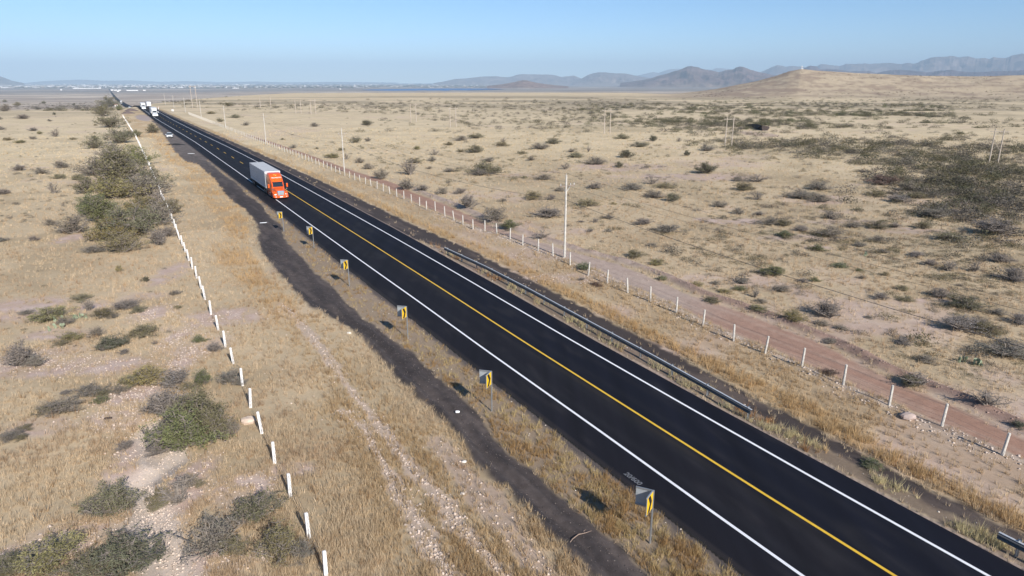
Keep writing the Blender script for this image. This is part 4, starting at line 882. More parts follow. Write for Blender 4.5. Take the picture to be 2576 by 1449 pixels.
SH=[(300,470,160,95,'O'),(385,480,90,60,'O'),(230,545,90,45,'G'),(400,620,70,45,'P'),(240,445,90,55,'K'),(345,422,90,62,'G'),(290,507,130,60,'Y'),(372,500,110,75,'K'),(402,530,75,52,'P'),(262,566,115,58,'G'),(188,592,85,52,'K'),(330,602,150,85,'O'),(395,572,115,75,'K'),(278,612,110,62,'Y'),(310,642,100,60,'O'),(424,601,60,30,'P'),(437,540,60,50,'O'),(285,402,80,45,'K'),(330,450,90,60,'K'),(220,490,70,40,'O'),(360,545,90,55,'Y'),(238,640,60,22,'K'),
(11,491,40,14,'P'),(49,431,40,14,'P'),(103,439,40,15,'K'),(155,424,45,17,'K'),(148,451,42,9,'M'),(196,454,40,10,'M'),(136,489,42,22,'B'),(87,609,35,14,'P'),(8,610,35,12,'K'),(130,570,40,18,'K'),(301,686,20,18,'Y'),(367,711,22,14,'D'),(240,375,54,38,'O'),(303,362,72,42,'O'),(345,345,28,26,'G'),(385,335,44,18,'O'),(280,322,62,38,'O'),(260,293,48,25,'O'),(275,268,50,18,'O'),(300,278,24,12,'G'),(330,345,40,14,'P'),
(15,288,32,24,'K'),(0,301,12,12,'K'),(45,266,18,6,'M'),(12,257,10,6,'M'),(110,261,12,5,'M'),(186,265,9,6,'D'),(94,276,26,7,'K'),(137,289,9,9,'D'),(140,345,34,20,'B'),(221,273,10,9,'B'),(209,282,10,4,'M'),(100,338,14,7,'Y'),(82,351,26,7,'K'),(21,354,26,5,'M'),(52,361,30,6,'Y'),(184,352,18,4,'M'),(239,336,8,3,'M'),(240,316,10,3,'M'),(125,306,12,5,'K'),(0,327,30,6,'P'),(60,300,40,6,'P'),(85,330,30,5,'P'),
(131,815,92,42,'Y'),(70,795,38,15,'K'),(319,787,78,30,'P'),(226,787,42,28,'B'),(262,806,62,28,'O'),(207,760,45,16,'M'),(441,745,36,14,'K'),(446,778,25,8,'Y'),(60,930,88,68,'P'),(182,863,62,24,'Y'),(245,851,38,28,'K'),(288,884,78,38,'D'),(314,894,35,15,'P'),(368,852,76,16,'M'),(392,868,18,12,'P'),(503,866,36,22,'G'),(541,893,50,34,'P'),
(371,977,98,58,'Y'),(446,985,88,58,'P'),(512,977,54,52,'G'),(583,974,66,50,'K'),(166,997,32,16,'P'),(228,1005,78,32,'K'),(255,1017,40,15,'G'),(303,992,42,22,'K'),(161,1052,100,40,'K'),(425,1075,130,90,'P'),(470,1158,160,120,'G'),(545,1118,100,110,'O'),(505,1095,130,110,'D'),(450,1120,110,80,'K'),(400,1050,70,40,'P'),(67,1085,30,12,'M'),(317,1137,52,26,'P'),(33,1115,62,22,'K'),
(290,1315,118,90,'O'),(300,1280,70,60,'P'),(455,1292,110,90,'B'),(543,1414,132,110,'K'),(653,1332,112,92,'O'),(715,1440,130,130,'O'),(330,1475,190,95,'D'),(130,1475,180,60,'Y'),(20,1478,120,60,'O'),(320,1388,72,50,'B'),(415,1285,60,40,'M'),(480,1235,60,40,'K'),(240,1440,90,40,'O'),
(554,307,16,9,'O'),(620,316,22,8,'K'),(592,297,26,4,'M'),(532,287,22,3,'M'),(575,268,30,6,'O'),
(1111,490,42,20,'K'),(1158,490,45,18,'P'),(1176,528,64,42,'P'),(1240,563,95,42,'K'),(1282,578,62,26,'G'),(1365,599,50,26,'B'),(1383,553,96,36,'P'),(1387,505,32,16,'P'),(1341,505,62,12,'M'),(1265,509,28,11,'K'),(1408,483,36,14,'K'),(1370,455,56,14,'K'),(1222,441,92,15,'M'),(1318,449,20,7,'M'),(1128,462,14,8,'K'),(1495,477,56,18,'P'),(1590,481,66,18,'K'),(1640,466,46,24,'B'),(1672,476,46,9,'M'),(1645,501,66,16,'K'),(1691,509,50,22,'O'),(1477,523,62,15,'M'),(1543,516,20,8,'Y'),(1529,553,38,12,'K'),(1462,561,20,6,'P'),(1497,563,30,14,'B'),(1618,571,66,15,'P'),(1682,591,82,24,'K'),(1484,586,28,12,'P'),(1595,654,66,19,'O'),(1640,624,38,10,'K'),(1652,671,52,11,'Y'),(1531,586,22,12,'K'),(1470,682,42,22,'G'),(1463,708,28,11,'P'),(1500,723,38,14,'R'),(1666,708,26,15,'G'),
(1856,457,40,15,'K'),(1904,461,62,22,'B'),(1904,506,50,20,'B'),(1856,541,36,20,'K'),(1811,524,50,20,'K'),(1935,569,60,25,'K'),(1910,544,36,12,'P'),(1970,572,50,18,'O'),(2015,586,50,20,'P'),(1973,600,50,18,'G'),(2085,603,90,34,'K'),(2091,555,56,22,'B'),(2063,512,70,16,'K'),(2146,576,50,16,'K'),(2205,579,60,22,'O'),(2250,576,40,15,'P'),(2322,579,50,18,'O'),(2350,555,80,30,'K'),(2388,610,70,22,'O'),(2495,600,130,38,'P'),(2205,610,46,16,'K'),(2056,634,48,18,'G'),(2163,624,36,15,'K'),(2111,677,42,12,'G'),(2160,684,22,8,'G'),(2226,696,28,10,'M'),(2167,703,26,9,'K'),(2219,639,36,10,'K'),(2305,651,46,18,'P'),(2340,672,50,18,'P'),(2385,687,56,26,'B'),(2450,687,40,28,'B'),(2512,665,66,23,'P'),(2548,715,80,38,'P'),(1942,700,76,19,'G'),(2018,714,38,15,'P'),(2049,712,28,14,'G'),(1866,717,46,20,'K'),(1862,734,38,17,'G'),(1900,752,28,26,'B'),(1821,741,40,10,'Y'),(1752,721,38,13,'Y'),(1800,719,34,16,'K'),(1966,738,56,15,'K'),(1793,766,46,14,'O'),(1914,766,40,14,'K'),(1904,786,50,18,'Y'),(2080,808,98,56,'P'),(1994,814,80,25,'Y'),(2066,824,46,18,'K'),(2115,835,42,16,'K'),(2184,803,24,9,'K'),(2215,759,50,23,'P'),(2360,755,62,30,'P'),(2277,762,40,12,'O'),(2270,734,36,12,'M'),(2430,786,90,26,'O'),(2409,846,122,52,'P'),(2460,829,62,32,'K'),(2505,797,50,16,'K'),(2561,822,60,30,'P'),(2087,869,40,16,'K'),(2267,873,56,20,'P'),(2326,918,50,26,'K'),(2530,912,130,46,'K'),(2480,850,80,30,'O'),
(2222,468,72,30,'R'),(2281,482,52,24,'K'),(1870,482,60,15,'O'),(2056,482,76,20,'K'),(2011,504,80,22,'K'),(2201,496,46,9,'M'),(2305,501,46,12,'M'),(2257,513,66,12,'P'),(2400,541,40,14,'P'),
(2301,988,95,46,'B'),(2285,980,60,34,'O'),(2480,1036,92,36,'B'),(2560,1082,32,20,'D'),(2190,1188,62,30,'G'),(2083,949,50,16,'R'),
(895,360,28,15,'O'),(925,356,20,10,'K'),(1196,386,62,14,'O'),(1160,384,26,9,'O'),(1094,391,26,17,'B'),(1044,412,42,13,'O'),(1088,406,28,14,'K'),(1130,366,28,6,'M'),(1160,355,44,14,'K'),(1197,349,46,11,'O'),(1266,359,20,15,'B'),(1263,369,40,8,'M'),(1049,377,28,10,'Y'),(1130,434,38,10,'K'),(1230,409,36,14,'K'),(1336,406,26,14,'K'),(1208,444,62,17,'K'),(1080,426,20,8,'K'),(905,411,30,15,'K'),(838,399,46,9,'Y'),(872,402,22,14,'B'),(925,427,36,17,'K'),(958,452,46,44,'K'),(1030,444,74,38,'B'),(1022,480,52,34,'K'),(1063,483,42,19,'P'),(738,374,22,10,'K'),(858,380,24,8,'M'),(797,375,12,4,'M'),(711,352,10,4,'M'),(791,319,28,10,'K'),(922,316,40,8,'O'),
(1775,438,62,25,'D'),(1643,356,26,13,'D'),(1708,357,16,14,'B'),(1557,423,24,14,'D'),(1500,416,72,19,'K'),(1575,399,46,19,'D'),(1728,393,20,13,'D'),(1450,398,46,10,'M'),(1360,378,60,19,'K'),(1393,363,46,11,'O'),(1480,383,20,14,'B'),(1438,384,26,10,'K'),(1565,351,40,7,'M'),(1610,371,46,14,'O'),(1778,381,48,17,'K'),(1313,389,28,7,'M'),(1423,428,38,16,'B')]
LM=[]
def lmk(x,y,n): g=G(x,y); LM.append((g[0],g[1],x,y,n))
for x,y,n in [(625,1062,'the pale boulder'),(383,1250,'the stony wash'),(1635,1368,'the nearest chevron sign'),(1026,852,'the third chevron sign'),(714,582,'the farthest chevron sign'),(1903,1050,'the guard rail end'),(1122,630,'the guard rail start'),
  (1424,650,'the nearest power pole'),(863,431,'the second power pole'),(668,356,'the third power pole'),(567,320,'the fourth power pole'),(427,346,'the parked white car'),(690,500,'the orange truck'),(2498,410,'the nearest timber poles'),(1832,371,'the second timber poles'),(1527,336,'the third pole pair'),
  (1140,320,'the fourth pole pair'),(1040,307,'the fifth pole pair'),(293,268,'the red roofed hut'),(2283,1050,'the verge boulder'),(2437,917,'the largest prickly pear'),(165,803,'the prickly pear patch'),(777,1354,'the second white post'),(545,830,'the tenth white post'),(490,385,'the black mound')]: lmk(x,y,n)
ORD=['nearest','second nearest','third nearest','fourth nearest','fifth nearest','sixth nearest','seventh nearest','eighth nearest','ninth nearest','tenth nearest','eleventh nearest','twelfth nearest','thirteenth nearest','fourteenth nearest','fifteenth nearest','sixteenth nearest','seventeenth nearest','eighteenth nearest','nineteenth nearest','twentieth nearest']+['%dth nearest'%k for k in range(21,60)]
recs=[]
def addrec(x,y,w,h,c):
    X0,Y0,Z0=Gt(x,y); r=math.hypot(X0,Y0); dep=math.hypot(r,H-Z0)
    k=1.2 if (y<660 and x<460) else 1.35; w*=k; h*=1.2; R=.5*w*dep/FPX; th=math.atan2(H-Z0,r); k=.62*R/r; X0*=1+k; Y0*=1+k
    Ht=(h*dep/FPX-1.3*R*math.sin(th))/math.cos(th); Ht=min(max(Ht,.42*R,.3),.78*R+.3)
    recs.append((X0,Y0,float(terr(X0,Y0)),R,Ht,c,x,y,w,h))
SH+=[(x+(.38 if i%2 else -.4)*w,y-.12*h+6*(i%3),w*.55,h*.5,'PKMO'[i%4]) for i,(x,y,w,h,c) in enumerate(SH) if y>780 and w>=60 and x<800]
for q in SH: addrec(*q)
# scattered plants sampled over the regions of the plain where the photograph shows scrub
LCM={k:tuple(q*.76 for q in v) for k,v in LC.items()}; LCM['P']=(.125,.11,.095)
LC={k:tuple(min(1,q*1.15) for q in v) for k,v in LC.items()}
REG=[([(1480,268),(1700,262),(2380,262),(2420,302),(1900,318),(1600,312)],1700,'OGKOD',2.4,6.5,.47),([(1700,305),(2576,292),(2576,470),(2350,440),(2100,400),(1850,385),(1720,340)],1250,'OKPODK',1.6,6.5,.48),([(2150,430),(2576,450),(2576,560),(2420,545),(2300,500)],420,'PKOPD',1.8,5.5,.40),
 ([(950,262),(1500,262),(1560,300),(1400,330),(1000,318),(900,290)],420,'KOPKO',1.8,5.5,.46),([(450,256),(2576,250),(2576,278),(480,276)],1100,'KOKM',2.,7.,.5),([(0,242),(470,242),(420,262),(300,280),(0,268)],700,'KPOM',2.,7.,.48),
 ([(480,285),(1500,285),(2576,420),(2576,860),(1700,700),(1200,480),(900,420),(700,350)],1700,'KMKOPM',.35,1.4,.42),([(0,270),(290,270),(200,420),(180,560),(0,560)],200,'KMPK',.5,1.6,.4),([(1500,380),(2576,500),(2576,860),(1900,720),(1400,500)],500,'MOMKPM',.8,2.6,.45),([(600,300),(1500,310),(1750,420),(1100,470)],260,'MOKM',.7,2.4,.5),([(1950,520),(2576,600),(2576,1080),(2300,900)],160,'MKPM',.5,1.6,.45),
 ([(0,560),(180,600),(430,660),(520,800),(430,980),(0,980)],60,'KPM',.3,.8,.3),([(1350,280),(2000,330),(2100,420),(1300,380)],260,'KOM',.9,3.,.45)]
def pip(x,y,P):
    c=False; j=len(P)-1
    for i in range(len(P)):
        if (P[i][1]>y)!=(P[j][1]>y) and x<(P[j][0]-P[i][0])*(y-P[i][1])/(P[j][1]-P[i][1])+P[i][0]: c=not c
        j=i
    return c
rg=random.Random(99); gen=[]
for P,n,cs_,w0,w1,thr in REG:
    xs=[p[0] for p in P]; ys=[p[1] for p in P]; k=0; tr_=0
    while k<n and tr_<n*30:
        tr_+=1; x=rg.uniform(min(xs),max(xs)); y=rg.uniform(min(ys),max(ys))
        if not pip(x,y,P): continue
        if n>400: x+=rg.gauss(0,70); y+=rg.gauss(0,(y-215)*.10); y=max(y,243)
        if x<-30 or x>2640: continue
        X0,Y0,Z0=Gt(x,y); s_,t_=ST(X0,Y0); r=math.hypot(X0,Y0)
        if 4<t_<50 or r>1900: continue
        if rg.random()>.08 and float(fbm(X0/45,Y0/45,3,303))*.6+float(fbm(X0/12,Y0/12,2,304))*.4<thr: continue
        c=rg.choice(cs_); R=.5*(w0+(w1-w0)*rg.random()**1.8); gen.append((X0,Y0,Z0,R,R*rg.uniform(.45,.85)*(.6 if c=='M' else 1),c,x,y,2*R*FPX/r)); k+=1
for k in range(700):  # shrubs dotted over the tan hill
    a=rg.uniform(azx(1750),azx(2576)); r=rg.uniform(950,1420)
    X0,Y0=r*math.sin(a),r*math.cos(a)
    if float(fbm(X0/60,Y0/60,3,305))<.45: continue
    gen.append((X0,Y0,float(terr(X0,Y0)),rg.uniform(.7,2.4)*rg.random()**.3,rg.uniform(.5,1.5),rg.choice('KOR'),0,999,3))
gen.sort(key=lambda g:-g[8]*(g[4]+.3)/(g[3]+.3)) 
left=292-len(recs)
for g in gen[:max(0,left)]: recs.append(g[:8]+(g[8],g[8]*.5))
rest=gen[max(0,left):]
lab={}
for i,q in enumerate(recs):
    X0,Y0,Z0,R,Ht,c,x,y,w,h=q; r=math.hypot(X0,Y0)
    b=min(LM,key=lambda l:math.hypot((l[2]-x)/1.0,(l[3]-y)*1.8))
    dx,dy=x-b[2],y-b[3]
    d='right of' if dx>abs(dy)*2.2 else 'left of' if -dx>abs(dy)*2.2 else 'beyond' if dy<0 else 'below'
    if d in('beyond','below') and abs(dx)>25: d+=' and '+('right of' if dx>0 else 'left of')
    far=''
    sz='large' if R>2.2 else 'small' if R<.75 else 'medium'
    col,form=NAMES[c]; key='%s %s %s %s%s %s'%(sz,col,form,far,d,b[4])
    lab.setdefault(key,[]).append((r,i))
final={}
for key,l in lab.items():
    l.sort()
    for k,(r,i) in enumerate(l): final[i]=key if len(l)==1 else key+', '+ORD[k]
for i,q in enumerate(recs):
    X0,Y0,Z0,R,Ht,c,x,y,w,h=q; bm,lm,jm=PT[c][i%3]; rz=rg.uniform(0,6.28); lc=LC[c]; v=rg.uniform(.82,1.2); u=rg.uniform(-.08,.08); color=(lc[0]*v*(1+u),lc[1]*v,lc[2]*v*(1-u),1)
    base=.95 if c not in 'M' else .6
    sc=(R*rg.uniform(.92,1.05),R*rg.uniform(.9,1.05),Ht/base)
    if w>=30:
        o=empty('shrub',(X0,Y0,Z0-.02),rz,final[i],'shrub','shrubs scattered over the plain',sc)
        p=bpy.data.objects.new('stems',bm); COL.objects.link(p); p.parent=o; p.color=color
        if lm: p=bpy.data.objects.new('foliage',lm); COL.objects.link(p); p.parent=o; p.color=color
    else:
        o=bpy.data.objects.new('shrub',jm); COL.objects.link(o); o.location=(X0,Y0,Z0-.02); o.rotation_euler=(0,0,rz); o.scale=sc; o.color=color
        tag(o,final[i],'shrub','shrubs scattered over the plain')
print('shrubs',len(recs),'rest',len(rest))
def mass(name,label,cat_,L,ntri,lz=.17):
    n=len(L); A=np.array([[g[0],g[1],g[2],g[3],g[4]] for g in L]); C0=np.array([LCM[g[5]] for g in L])*rng.uniform(.8,1.2,(n,1))
    th=rng.uniform(0,6.28,(n,ntri)); ph=np.arccos(rng.uniform(0,1,(n,ntri))); q=rng.uniform(.1,1.,(n,ntri))**.5
    lob=1+.25*np.sin(th*3+rng.uniform(0,6,(n,1)))
    c=np.stack([np.cos(th)*np.sin(ph)*q*lob,np.sin(th)*np.sin(ph)*q*lob,np.cos(ph)*q],-1)
    d=rng.normal(0,1,(n,ntri,3)); d/=np.linalg.norm(d,axis=-1,keepdims=True); e=rng.normal(0,1,(n,ntri,3)); e/=np.linalg.norm(e,axis=-1,keepdims=True)
    z=lz*rng.uniform(.5,1.3,(n,ntri,1))
    V=np.stack([c+d*z,c-d*z*.6+e*z*.6,c-d*z*.6-e*z*.6],2)
    V=V*np.stack([A[:,3],A[:,3],A[:,4]],-1)[:,None,None,:]; V[...,2]=np.maximum(V[...,2],.0); V=V+A[:,None,None,:3]
    CC=np.repeat(C0,ntri*3,0)*rng.uniform(.75,1.25,(n*ntri,1)).repeat(3,0)
    me=npmesh(name,V.reshape(-1,3),np.arange(n*ntri*3).reshape(-1,3),CC,M['leafmass']); return tag(link(name,me),label,cat_,kind='stuff')
mass('distant_scrub','distant brown and olive scrub dotted over the plain and the tan hill','scrub',rest,250,.085)
# weeds: browner, taller tussocks along the verges
# prickly pears
def cactus(x,y,w,n,label,seed):
    X0,Y0,Z0=Gt(x,y); dep=math.hypot(X0,Y0); W=w*dep/FPX; rr=random.Random(seed)
    o=empty('prickly_pear',(X0,Y0,Z0),0,label,'cactus'); 
    def pad(c,ax,tilt,r):
        mb=MB(); secs=[]
        for k in range(5):
            f=-1+2*k/4; tt=.12*r*(1-f*f)**.5+.008; rad=r*(1-.35*f*f)
            secs.append([(rad*.78*math.cos(a),tt*0+f*.09*r,rad+rad*math.sin(a)) for a in [2*math.pi*i/12 for i in range(12)]])
        mb.loft(secs)
        m4=Matrix.Translation(Vector(c))@Matrix.Rotation(ax,4,'Z')@Matrix.Rotation(tilt,4,'Y')
        mb.v=[tuple(m4@Vector(v)) for v in mb.v]; mb.build('pad',M['cactus'],o,True)
        return m4@Vector((0,0,2*r*.95))
    for k in range(n):
        p=(rr.uniform(-.45,.45)*W,rr.uniform(-.3,.3)*W,-.03); ax=rr.uniform(0,3.14)
        t1=pad(p,ax,rr.uniform(-.5,.5),.17)
        for _ in range(rr.randint(1,3)): pad(t1-Vector((0,0,.05)),rr.uniform(0,3.14),rr.uniform(-.8,.8),.14)
cactus(2437,917,52,9,'largest prickly pear, pale green pads among grey brush at right',1)
cactus(165,808,46,6,'prickly pear clump beside the yellow green bush at left',2)
cactus(207,801,22,3,'small prickly pear right of a larger clump at left',3)
cactus(140,830,30,4,'sprawling prickly pear on bare pink soil at left',4)
cactus(2180,644,20,3,'small dark prickly pear alone in the straw grass far right',5)
# ------------------------------------------------------------------ mountains
def mountains(name,prof,dist,depth,col,label,seed,basez=-62,nv=28,rough=1.):
    xs=np.array([p[0] for p in prof],float); xx=np.linspace(xs[0],xs[-1],int((xs[-1]-xs[0])/1.6)+2)
    yy=np.interp(xx,xs,[p[1] for p in prof]); az=np.array([azx(x,y) for x,y in zip(xx,yy)]); zc=H+dist*np.tan([elev(x,y) for x,y in zip(xx,yy)])
    endf=sst(0,1,(xx-xs[0])/25.)*sst(0,1,(xs[-1]-xx)/25.) if True else 1
    zc=zc+ (fbm(xx/5,xx*0,4,seed)-.5)*(zc-basez)*.05
    v=np.linspace(-1,1,nv*2+1); A,Vv=np.meshgrid(az,v,indexing='ij'); Zc=np.repeat(zc[:,None],len(v),1)
    r=dist+Vv*depth/2*(1+.0*A); X=r*np.sin(A); Y=r*np.cos(A)
    a=np.abs(Vv); sc=(zc.max()-basez)
    rid=1-np.abs(2*fbm(X/(sc*1.1)+3,Y/(sc*1.6),5,seed+1)-1)
    shp=(1-a)**1.25+rough*.75*(rid-.72)*np.sin(math.pi*a)**.9*(1-.3*a)
    shp=np.clip(shp,-.02,None)*(1-.0*a); shp=np.minimum(shp,1-a*.28)
    Z=basez-6+(Zc-basez+6)*shp
    n,m_=X.shape; id_=np.arange(n*m_).reshape(n,m_); F=np.stack([id_[:-1,:-1],id_[1:,:-1],id_[1:,1:],id_[:-1,1:]],-1).reshape(-1,4)
    n1=fbm(X/(sc*.5),Y/(sc*.5),4,seed+3)
    C=mix(np.array(col)*.8,np.array(col)*1.35,sst(.3,.7,n1)); C=mix(C,np.array((.30,.24,.18)),.5*sst(.35,.05,shp)[...])
    me=npmesh(name,np.stack([X,Y,Z],-1).reshape(-1,3),F,C.reshape(-1,3),M['mount'],True)
    tag(link(name,me),label,'mountains',kind='structure')
mountains('mountains',[(-260,200),(-120,178),(-40,186),(0,192),(12,196),(30,203),(60,209)],22000,5000,(.13,.105,.085),'faint hazy mountain at the left edge',11)
mountains('mountains',[(60,209),(110,204),(200,200),(260,203),(330,202),(400,206),(470,204),(560,207),(640,205),(720,207),(860,206),(1000,208)],36000,5000,(.13,.105,.085),'barely visible low ridge behind the town',12)
mountains('mountains',[(1090,209),(1116,205),(1144,198.6),(1170,197.5),(1190,195),(1216,192.5),(1249,191.7),(1262,193.5),(1277,194),(1288,192.5),(1300,188),(1311,186.5),(1340,186.8),(1370,187.5),(1393,188),(1403,191),(1413,193.6),(1430,191.5),(1443,190),(1453,193.5),(1463,198),(1490,207)],22000,5200,(.15,.115,.10),'hazy purple mesa ridge left of centre right',13)
mountains('mountains',[(1440,207),(1463,197.5),(1472,192),(1483,187),(1495,184),(1508,182),(1523,182),(1545,184.5),(1575,185),(1593,189),(1625,195),(1670,201),(1720,207)],20000,4800,(.15,.115,.10),'hazy purple table mountain right of the mesa ridge',14)
mountains('mountains',[(1560,200),(1610,189),(1643,181),(1658,183.5),(1678,176),(1693,173),(1713,173.5),(1740,176),(1790,175),(1803,171.5),(1830,173),(1870,178),(1920,190)],33000,4000,(.13,.105,.09),'pale blue ridge peeping over the dark twin peaks',15)
mountains('mountains',[(1560,209),(1600,203.5),(1620,201),(1640,196),(1658,190),(1672,187),(1688,182),(1698,178.5),(1713,175),(1720,170.5),(1728,167),(1738,166.5),(1748,168),(1758,170),(1763,173),(1788,177),(1808,182),(1825,177),(1836,175.5),(1848,173),(1853,169),(1860,166.8),(1870,168.5),(1882,173),(1898,178.5),(1932,186),(1980,196),(2040,206)],13000,4300,(.125,.088,.08),'dark purple brown mountain with twin peaks',16,rough=1.1)
mountains('mountains',[(1880,196),(1905,184),(1932,173.5),(1943,168),(1954,164),(1966,165),(1977,167.3),(1995,166),(2014,167),(2030,170),(2057,165.5),(2064,161),(2085,163.5),(2112,166),(2129,160.5),(2150,161),(2172,160),(2194,160.5),(2232,158),(2269,161),(2282,158.5),(2302,160),(2317,153.5),(2335,147),(2352,143),(2372,143.5),(2384,142),(2397,140),(2407,142.5),(2417,144),(2439,142),(2454,147),(2477,146),(2487,149),(2499,144),(2532,146.5),(2544,140),(2562,135.5),(2580,134.5),(2640,138),(2760,150),(2900,160)],23500,6500,(.14,.11,.10),'long jagged blue grey mountain range at right',17,rough=1.25)
mountains('mountains',[(1995,185),(2024,171.5),(2031,167.5),(2039,165),(2052,167),(2064,175),(2082,173.5),(2107,175),(2139,180),(2149,179),(2187,179),(2204,184),(2219,180),(2240,177),(2264,175.5),(2294,177),(2332,182),(2357,178.5),(2394,175.5),(2419,180),(2457,182),(2494,179),(2532,178.5),(2576,176),(2640,174),(2760,180)],14500,3000,(.10,.075,.085),'dark purple foothills right behind the tan hill',18)
mountains('mountains',[(1225,216),(1250,213.5),(1266,211.5),(1280,209),(1294,206.5),(1305,203.5),(1316,201.4),(1326,202.5),(1338,205.5),(1350,208),(1372,211.5),(1400,214.5),(1430,217)],9300,1800,(.20,.13,.10),'small reddish hill beyond the lake',19,rough=.4,basez=-58)
# ------------------------------------------------------------------ lake
LK=[(905,226.2),(940,225),(985,224),(1040,223.2),(1110,222.6),(1180,222.6),(1240,223.2),(1275,223.8),(1240,225.2),(1180,227),(1120,228),(1050,228.4),(980,228.2),(940,227.4)]
P=[G(x,y,-49.) for x,y in LK]; cx=sum(p[0] for p in P)/len(P); cy=sum(p[1] for p in P)/len(P)
me=bpy.data.meshes.new('lake'); me.from_pydata([(a-cx,b-cy,0) for a,b in P],[],[tuple(range(len(P)))]); me.materials.append(M['water']); me.update()
if me.polygons[0].normal.z<0: me.flip_normals()
tag(link('lake',me,None,(cx,cy,-49.)),'long narrow blue lake far out in the valley','lake',kind='structure')
# ------------------------------------------------------------------ town
TB=[(10,221,10),(22,220.7,10),(67,218,8),(85,217.5,26),(93,221.5,10),(154,227,3),(162,212,4),(194,215.5,7),(207,220,28),(209,215,5),(218,215.7,7),(219,223,50),(258,216,10),(282,217.5,8),(282,227.5,5),(291,228,5),(297,230.6,4),(298,220,12),(301,228,5),(308,216.5,5),(324,217,14),(333,228.5,22),(342,217,8),(360,216.5,9),(363,228.5,5),(377,219,9),(398,220,8),(413,221.5,7),(435,221.5,10),(445,217,2),(455,221.5,10),(459,214.6,7),(484,214.8,30),(491,221,4),(523,217,5),(532,214,5),(593,222.5,13),(596,213,6),(622,212.8,10),(651,217.7,10),(688,216,6),(724,212.6,12),(753,212,4),(767,215.7,4),(800,216,4),(856,215,5),(856,225,3),(876,216,5),(911,216,6),(933,213,6),(951,210.4,6),(1032,212.5,10),(1150,210.4,5),(1184,211,8),(1236,219,3)]
WM=[M['wallwhite'],M['tinroof']]
tcl={}
bl=[]
for i,(x,y,w) in enumerate(sorted(TB)):
    X0,Y0,Z0=Gt(x,y); r=math.hypot(X0,Y0); bl.append((X0,Y0,Z0,r,w*r/FPX,w,x,y))
for i,(X0,Y0,Z0,r,W,w,x,y) in enumerate(bl):
    h=max(7.,.95*r/FPX); d=min(60,.6*W+12)
    part='left of the road end' if x<255 else 'just right of the road end' if x<420 else 'middle of the town line' if x<620 else 'right part of the town line' if x<960 else 'beyond the lake'
    size='very long' if w>=20 else 'long' if w>=9 else 'small'
    dist_='near edge' if y>225 else 'middle' if y>214.5 else 'back'
    k='%s white town building, %s row, %s'%(size,dist_,part); tcl[k]=tcl.get(k,0)+1
    bl[i]=bl[i]+(h,d,k,tcl[k])
for X0,Y0,Z0,r,W,w,x,y,h,d,k,c in bl:
    L=k if tcl[k]==1 else k+', '+['first','second','third','fourth','fifth','sixth','seventh','eighth','ninth','tenth'][c-1]+' from left'
    o=empty('warehouse' if w>=5 else 'house',(X0,Y0,Z0),-math.atan2(X0,Y0),L,'building','white buildings of the far town')
    MB().box((0,0,h/2-1),(W,d,h+2)).build('wall',M['wallwhite'],o); MB().box((0,0,h+h*.18),(W*1.02,d*1.04,h*.36),0,1,.12).build('roof',M['tinroof'],o)
V=[];F=[];CC=[]; n=1500
xs=np.concatenate([rng.uniform(-60,620,1150),rng.uniform(620,1250,350)]); ys=211.+rng.random(n)**1.3*10
mb=MB(); cc=[]
T3=np.array([ray(x,y) for x,y in zip(xs,ys)]); T3=T3[:,:2]*((-62-H)/T3[:,2:3]); TZ=terr(T3[:,0],T3[:,1])
for (X0,Y0),Z0 in zip(T3,TZ):
    r=math.hypot(X0,Y0); 
    W=rg.uniform(14,60)*r/14000; mb.box((X0,Y0,Z0+3),(W,W*.6,7+r/6000),rg.uniform(0,3)); cc+= [rg.choice([(.62,.6,.58),(.5,.45,.4),(.4,.33,.28),(.7,.69,.68),(.3,.25,.22)])]*8
me=npmesh('far_houses',np.array(mb.v),np.array(mb.f),np.array(cc),M['stone']); tag(link('far_houses',me),'mass of tiny pale houses of the far town','houses',kind='stuff')
L=[]
for k in range(2600):
    x=rg.uniform(-80,1300); y=rg.uniform(210.6,223); dx,dy,dz=ray(x,y); q=(-62-H)/dz; X0,Y0=dx*q,dy*q
    if x>900 and 221<y<229.5: continue
    L.append((X0,Y0,-61.,rg.uniform(10,40)*q/12000,rg.uniform(5,10)*q/12000+1,rg.choice('DGK')))
zz=terr(np.array([q[0] for q in L]),np.array([q[1] for q in L])); L=[(q[0],q[1],z_)+q[3:] for q,z_ in zip(L,zz)]
mass('town_trees','dark green trees and scrub in and around the far town','trees',L,24,.5)
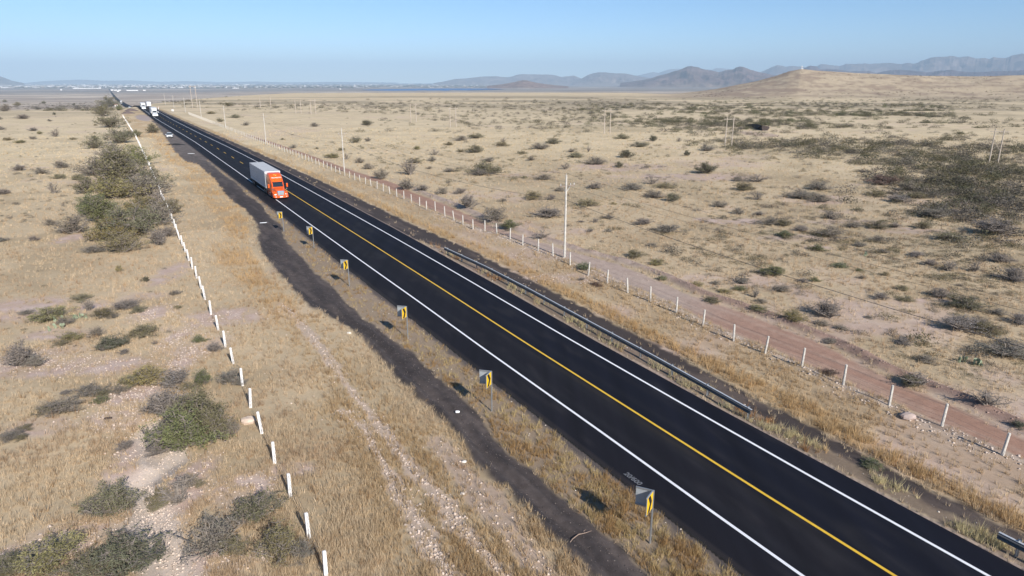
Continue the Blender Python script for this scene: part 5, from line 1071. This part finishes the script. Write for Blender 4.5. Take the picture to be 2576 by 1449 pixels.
# ------------------------------------------------------------------ haze
zb=float(V_MINZ)-1.0
mb=MB(); mb.box((0,0,(zb+1250)/2),(96000,96000,1250-zb)); hz,nt,b=nm('haze_air')
for n_ in list(nt.nodes):
    if n_.type=='BSDF_PRINCIPLED': nt.nodes.remove(n_)
pv=nt.nodes.new('ShaderNodeVolumePrincipled'); pv.inputs['Color'].default_value=HAZEC; pv.inputs['Density'].default_value=HAZED; pv.inputs['Anisotropy'].default_value=-.15
nt.links.new(pv.outputs[0],nt.nodes['Material Output'].inputs['Volume'])
o=mb.build('haze',hz); tag(o,'thin blue haze over the whole valley','haze',kind='stuff')
# ------------------------------------------------------------------ light, sky, camera
SUNEL=R_(30); sdx,sdy=.50,-.866
w=bpy.data.worlds.new('World'); scene.world=w; w.use_nodes=True; nt=w.node_tree
sk=nt.nodes.new('ShaderNodeTexSky'); sk.sky_type='NISHITA'; sk.sun_disc=False; sk.sun_elevation=SUNEL; sk.sun_rotation=math.atan2(sdx,sdy); sk.altitude=1800; sk.air_density=.75; sk.dust_density=.1; sk.ozone_density=2.4
hs=nt.nodes.new('ShaderNodeHueSaturation'); hs.inputs['Saturation'].default_value=1.18; hs.inputs['Hue'].default_value=.496; nt.links.new(sk.outputs[0],hs.inputs['Color']); nt.links.new(hs.outputs[0],nt.nodes['Background'].inputs['Color']); nt.nodes['Background'].inputs['Strength'].default_value=SKYS
ld=bpy.data.lights.new('sun','SUN'); ld.energy=SUNS; ld.angle=R_(.53); ld.color=(1.,.945,.87)
lo=bpy.data.objects.new('sun',ld); COL.objects.link(lo)
d=Vector((-sdx*math.cos(SUNEL),-sdy*math.cos(SUNEL),-math.sin(SUNEL))); lo.rotation_euler=d.to_track_quat('-Z','Y').to_euler()
cd=bpy.data.cameras.new('camera'); cd.sensor_width=36; cd.lens=FPX/2576*36; cd.clip_start=.5; cd.clip_end=120000
co=bpy.data.objects.new('camera',cd); COL.objects.link(co); co.location=(0,0,H); co.rotation_euler=(math.pi/2-PITCH,0,0); scene.camera=co
scene.render.resolution_x=1024; scene.render.resolution_y=576
scene.view_settings.view_transform='Standard'; scene.view_settings.look='None'; scene.view_settings.gamma=1; scene.view_settings.exposure=EXPO
scene.cycles.use_denoising=True; scene.cycles.volume_bounces=0; scene.cycles.max_bounces=8; scene.cycles.transparent_max_bounces=8
